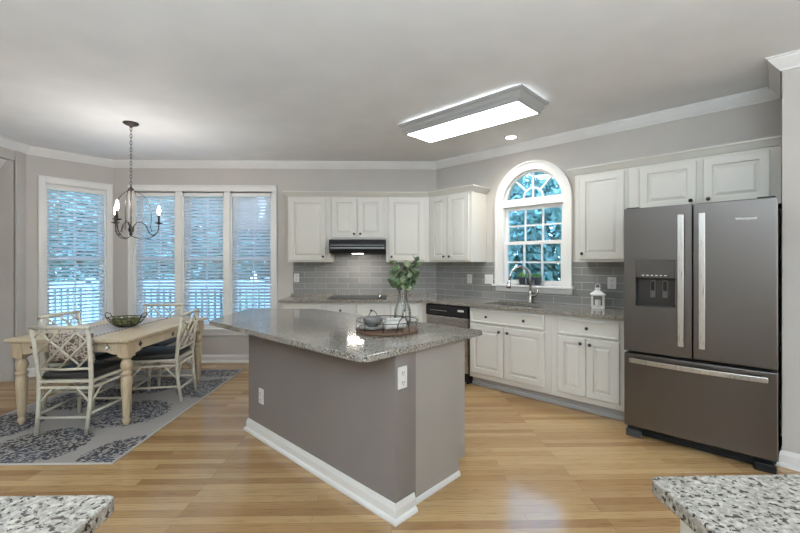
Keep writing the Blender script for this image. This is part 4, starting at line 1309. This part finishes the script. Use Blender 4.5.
# vase
VX, VY = 0.075, 2.725
vz = zt
t = thing('glass_vase', 'clear glass vase holding eucalyptus on the island tray', 'vase', (VX, VY, vz))
MB().lathe([(0, 0.0), (0.045, 0.0), (0.056, 0.012), (0.060, 0.06), (0.056, 0.11), (0.036, 0.175), (0.029, 0.205), (0.030, 0.235), (0.040, 0.262), (0.0385, 0.262), (0.0285, 0.236), (0.0275, 0.205), (0.0345, 0.175), (0.0545, 0.11), (0.058, 0.06), (0.054, 0.014), (0, 0.008)], 32).build('vase_glass', VASEG, t, smooth=True)
LEAF = painted('eucalyptus_leaf', (0.095, 0.15, 0.072), 0.55, 0.3, 20)
LEAF2 = painted('pale_leaf', (0.26, 0.31, 0.17), 0.6, 0.3, 20)
STEMM = mat('stem', (0.10, 0.07, 0.035), 0.6)
def leafshape(mb, c, d, up, L1, W1):
    d = d.normalized(); sde = d.cross(up)
    if sde.length < 1e-3: sde = d.orthogonal()
    sde.normalize(); nn = sde.cross(d)
    prev = None
    rings = []
    for f_, wv in ((0, 0.05), (0.2, 0.7), (0.5, 1.0), (0.8, 0.75), (1.0, 0.05)):
        p = c + d * L1 * f_ - nn * 0.12 * L1 * f_ * f_
        rings.append([mb.bm.verts.new(p + sde * W1 * wv * 0.5 + nn * 0.08 * W1), mb.bm.verts.new(p), mb.bm.verts.new(p - sde * W1 * wv * 0.5 + nn * 0.08 * W1)])
    for A, B_ in zip(rings, rings[1:]):
        for k in range(2): mb.bm.faces.new((A[k], A[k + 1], B_[k + 1], B_[k]))
pl = thing('eucalyptus_bouquet', 'bunch of green eucalyptus stems standing in the glass vase', 'plant', (VX, VY, vz))
random.seed(11)
lf = MB(); lf2 = MB(); st = MB()
tips = [(-0.085, 0.0, 0.435), (-0.055, 0.03, 0.36), (-0.03, -0.03, 0.39), (0.02, 0.02, 0.38), (0.045, -0.03, 0.42), (0.085, 0.0, 0.455), (0.10, 0.03, 0.42), (0.11, 0.0, 0.36), (0.06, 0.04, 0.34), (-0.07, -0.03, 0.31)]
for i, tp in enumerate(tips):
    a = Vector((random.uniform(-0.03, 0.03), random.uniform(-0.03, 0.03), 0.016)); b = Vector((random.uniform(-0.015, 0.015), random.uniform(-0.015, 0.015), 0.215)); c_ = Vector(tp)
    pts = []
    for k in range(11):
        f_ = k / 10
        pts.append((a.lerp(b, f_)).lerp(b.lerp(c_, f_), f_))
    st.tube(pts, 0.0018, 5)
    for k in range(5, 11):
        p = pts[k] if k < 10 else c_
        if p.z < 0.25: continue
        for q in range(4):
            an = random.uniform(0, 2 * PI)
            d = Vector((math.cos(an), math.sin(an), random.uniform(-0.1, 0.8)))
            leafshape(lf if (i % 4) else lf2, Vector(p), d, Vector((random.gauss(0, 1), random.gauss(0, 1), random.gauss(0.2, 0.6))), random.uniform(0.036, 0.054), random.uniform(0.030, 0.044))
st.build('stems', STEMM, pl, smooth=True); lf.build('leaves', LEAF, pl, smooth=True); lf2.build('pale_leaves', LEAF2, pl, smooth=True)['label'] = 'paler grey-green leaves'

# ------------------------------------------------------------------ lantern by the refrigerator
t = thing('candle_lantern', 'small white metal candle lantern on the counter beside the refrigerator', 'lantern', R3(2.142, 0.12, CT1 + 0.0005), RZ + math.radians(22))
WM = mat('white_metal', (0.82, 0.81, 0.79), 0.4)
h = 0.050
MB().box(-h - 0.004, h + 0.004, -h - 0.004, h + 0.004, 0, 0.012).build('base', WM, t, bevel=0.002)
m = MB()
for sx in (-1, 1):
    for sy in (-1, 1): m.box(sx * h - 0.006, sx * h + 0.006, sy * h - 0.006, sy * h + 0.006, 0.012, 0.135)
for sx in (-1, 1):
    m.box(sx * h - 0.004, sx * h + 0.004, -h, h, 0.125, 0.137); m.box(-h, h, sx * h - 0.004, sx * h + 0.004, 0.125, 0.137)
    m.box(-h, h, sx * h - 0.004, sx * h + 0.004, 0.012, 0.022); m.box(sx * h - 0.004, sx * h + 0.004, -h, h, 0.012, 0.022)
m.build('posts', WM, t)
m = MB()
rings = [[(-0.066, -0.066), (0.066, -0.066), (0.066, 0.066), (-0.066, 0.066)], [(-0.02, -0.02), (0.02, -0.02), (0.02, 0.02), (-0.02, 0.02)]]
A = [m.bm.verts.new((*p, 0.137)) for p in rings[0]]; A2 = [m.bm.verts.new((*p, 0.141)) for p in rings[0]]; B_ = [m.bm.verts.new((*p, 0.178)) for p in rings[1]]
for X, Y in ((A, A2), (A2, B_)):
    for k in range(4): m.bm.faces.new((X[k], X[(k + 1) % 4], Y[(k + 1) % 4], Y[k]))
m.bm.faces.new(A); m.bm.faces.new(B_)
m.box(-0.02, 0.02, -0.02, 0.02, 0.178, 0.196); m.box(-0.026, 0.026, -0.026, 0.026, 0.196, 0.201)
m.build('roof', WM, t)
MB().tube([(0.022 * math.cos(2 * PI * k / 16), 0, 0.222 + 0.022 * math.sin(2 * PI * k / 16)) for k in range(16)], 0.0028, 6, closed=True).build('ring_handle', WM, t, smooth=True)
o = MB().lathe([(0, 0), (0.026, 0), (0.026, 0.07), (0.022, 0.073), (0, 0.070)], 20).build('pillar_candle', mat('wax', (0.8, 0.77, 0.68), 0.5), smooth=True)
o.location = R3(2.142, 0.12, CT1 + 0.013); tag(o, 'short cream pillar candle inside the white lantern', 'candle')

# ------------------------------------------------------------------ herb pots on the sink window sill
POT = painted('charcoal_pot', (0.10, 0.105, 0.12), 0.5, 0.1, 20)
HERB = painted('bright_herb_leaf', (0.16, 0.34, 0.05), 0.5, 0.4, 60)
SOIL = mat('soil', (0.03, 0.02, 0.015), 0.9)
random.seed(5)
hp = []
for k, s_ in enumerate((1.280, 1.376, 1.472)):
    lab = ['leftmost charcoal pot of green herbs on the sink window sill', 'middle charcoal pot of green herbs on the sink window sill, behind the faucet', 'rightmost charcoal pot of green herbs on the sink window sill'][k]
    t = thing('potted_herb', lab, 'potted plant', R3(s_, 0.018, AZ0 + 0.0045), RZ, 'herb pots on the window sill')
    MB().lathe([(0, 0), (0.028, 0), (0.040, 0.075), (0.043, 0.078), (0.043, 0.086), (0.037, 0.086), (0.036, 0.078), (0, 0.076)], 20).build('pot', POT, t, smooth=True)
    MB().lathe([(0, 0.077), (0.035, 0.077), (0, 0.080)], 16, closed=False).build('soil', SOIL, t)
    m = MB()
    for q in range(110):
        an = random.uniform(0, 2 * PI); r_ = 0.046 * random.random() ** 0.6; z = 0.084 + random.uniform(0.0, 0.050) * (1 - r_ / 0.08)
        leafshape(m, Vector((r_ * math.cos(an), r_ * math.sin(an), z)), Vector((math.cos(an), math.sin(an), random.uniform(0, 1.5))), Vector((0, 0, 1)), 0.018, 0.013)
    m.build('foliage', HERB, t)
o = MB().box(1.225, 1.53, -0.060, 0.023, AZ0 + 0.0003, AZ0 + 0.004).build('pot_tray', mat('blue_grey_tray', (0.16, 0.18, 0.26), 0.4), bevel=0.001)
o.location = RL; o.rotation_euler = (0, 0, RZ)
tag(o, 'thin blue grey tray under the three herb pots on the sill', 'tray')

# ------------------------------------------------------------------ outside
GRASS = painted('lawn', (0.08, 0.18, 0.07), 0.9, 0.4, 2)
m = MB(); m.box(-40, 40, -40, 45, -0.75, -0.7)
o = m.build('lawn', GRASS); o['kind'] = 'structure'
DECK = grainwood('deck_boards', (0.42, 0.40, 0.38), 0.7, (1, 20, 1))
o = MB().box(-9.0, 0.2, CY + 0.45, 7.75, -0.2, -0.1).build('deck', DECK); tag(o, 'pale wooden deck outside the nook windows', 'deck')
RAILM = mat('white_rail', (0.82, 0.84, 0.86), 0.5)
t = thing('deck_railing', 'white deck railing with square balusters outside the nook windows', 'railing', (0, 7.4, -0.1))
for z0, z1 in ((0.10, 0.18), (1.00, 1.10)): MB().box(-8.8, 0.1, -0.03, 0.03, z0, z1).build('rail', RAILM, t)
MB().box(-8.8, 0.1, -0.05, 0.05, 1.10, 1.13).build('rail', RAILM, t)
bm0 = None; k = 0; x = -8.7
while x < 0.05:
    if k % 14 == 0:
        MB().box(x - 0.05, x + 0.05, -0.05, 0.05, 0, 1.2).build('rail_post', RAILM, t)
    elif bm0 is None:
        bm0 = MB().box(-0.029, 0.029, -0.02, 0.02, 0.18, 1.0).build('baluster', RAILM, t); bm0.location = (x, 0, 0)
    else:
        c_ = bm0.copy(); COL.objects.link(c_); c_.parent = t; c_.location = (x, 0, 0)
    x += 0.115; k += 1
TREEL = painted('tree_leaves', (0.32, 0.46, 0.40), 0.7, 0.3, 1.5)
BARK = painted('bark', (0.10, 0.08, 0.06), 0.9, 0.3, 8)
random.seed(3)
cm = MB()
for k in range(9000):
    a = random.uniform(0, 2 * PI); ph = math.acos(random.uniform(-1, 1)); r_ = random.uniform(0.45, 1.0) ** 0.5
    p = Vector((2.0 * r_ * math.sin(ph) * math.cos(a), 2.0 * r_ * math.sin(ph) * math.sin(a), 3.1 * r_ * math.cos(ph)))
    s_ = random.uniform(0.08, 0.17)
    q = Vector((random.gauss(0, 1), random.gauss(0, 1), random.gauss(0, 1))).normalized(); o1 = q.orthogonal().normalized() * s_; o2 = q.cross(o1).normalized() * s_ * 0.6
    cm.bm.faces.new([cm.bm.verts.new(p + d) for d in (-o1, o2, o1, -o2)])
tree = thing('tree', 'leafy green tree outside the windows', 'tree', (0, 0, -0.7), 0, 'trees outside the windows')
cr = cm.build('crown', TREEL, tree); cr.location = (0, 0, 3.0)
MB().tube([(0, 0, 0), (0.05, 0, 1.2), (0.0, 0.05, 2.6), (0.1, 0, 4.6)], 0.15, 8, rs=[0.2, 0.15, 0.12, 0.04]).build('trunk', BARK, tree, smooth=True)
tpos = [(-16.5, 17.0), (-11.6, 15.2), (-6.9, 14.2), (-2.3, 15.4), (2.4, 13.4), (-14.6, 10.6), (6.9, 14.6), (7.2, 11.3), (10.2, 8.2), (11.4, 13.2), (-20.0, 13.0), (-9.9, 20.4), (-5.0, 19.8), (0.2, 19.2), (5.0, 18.6), (-15.2, 22.0), (9.6, 18.4), (14.6, 16.0), (15.0, 10.6)]
for k, (x, y) in enumerate(tpos):
    if k == 0: tree.location = (x, y, -0.7)
    else:
        r = dup(tree, (x, y, -0.7), k * 1.3, 'leafy green tree outside the windows')
        s_ = 0.85 + 0.12 * (k % 4); r.scale = (s_, s_, s_)
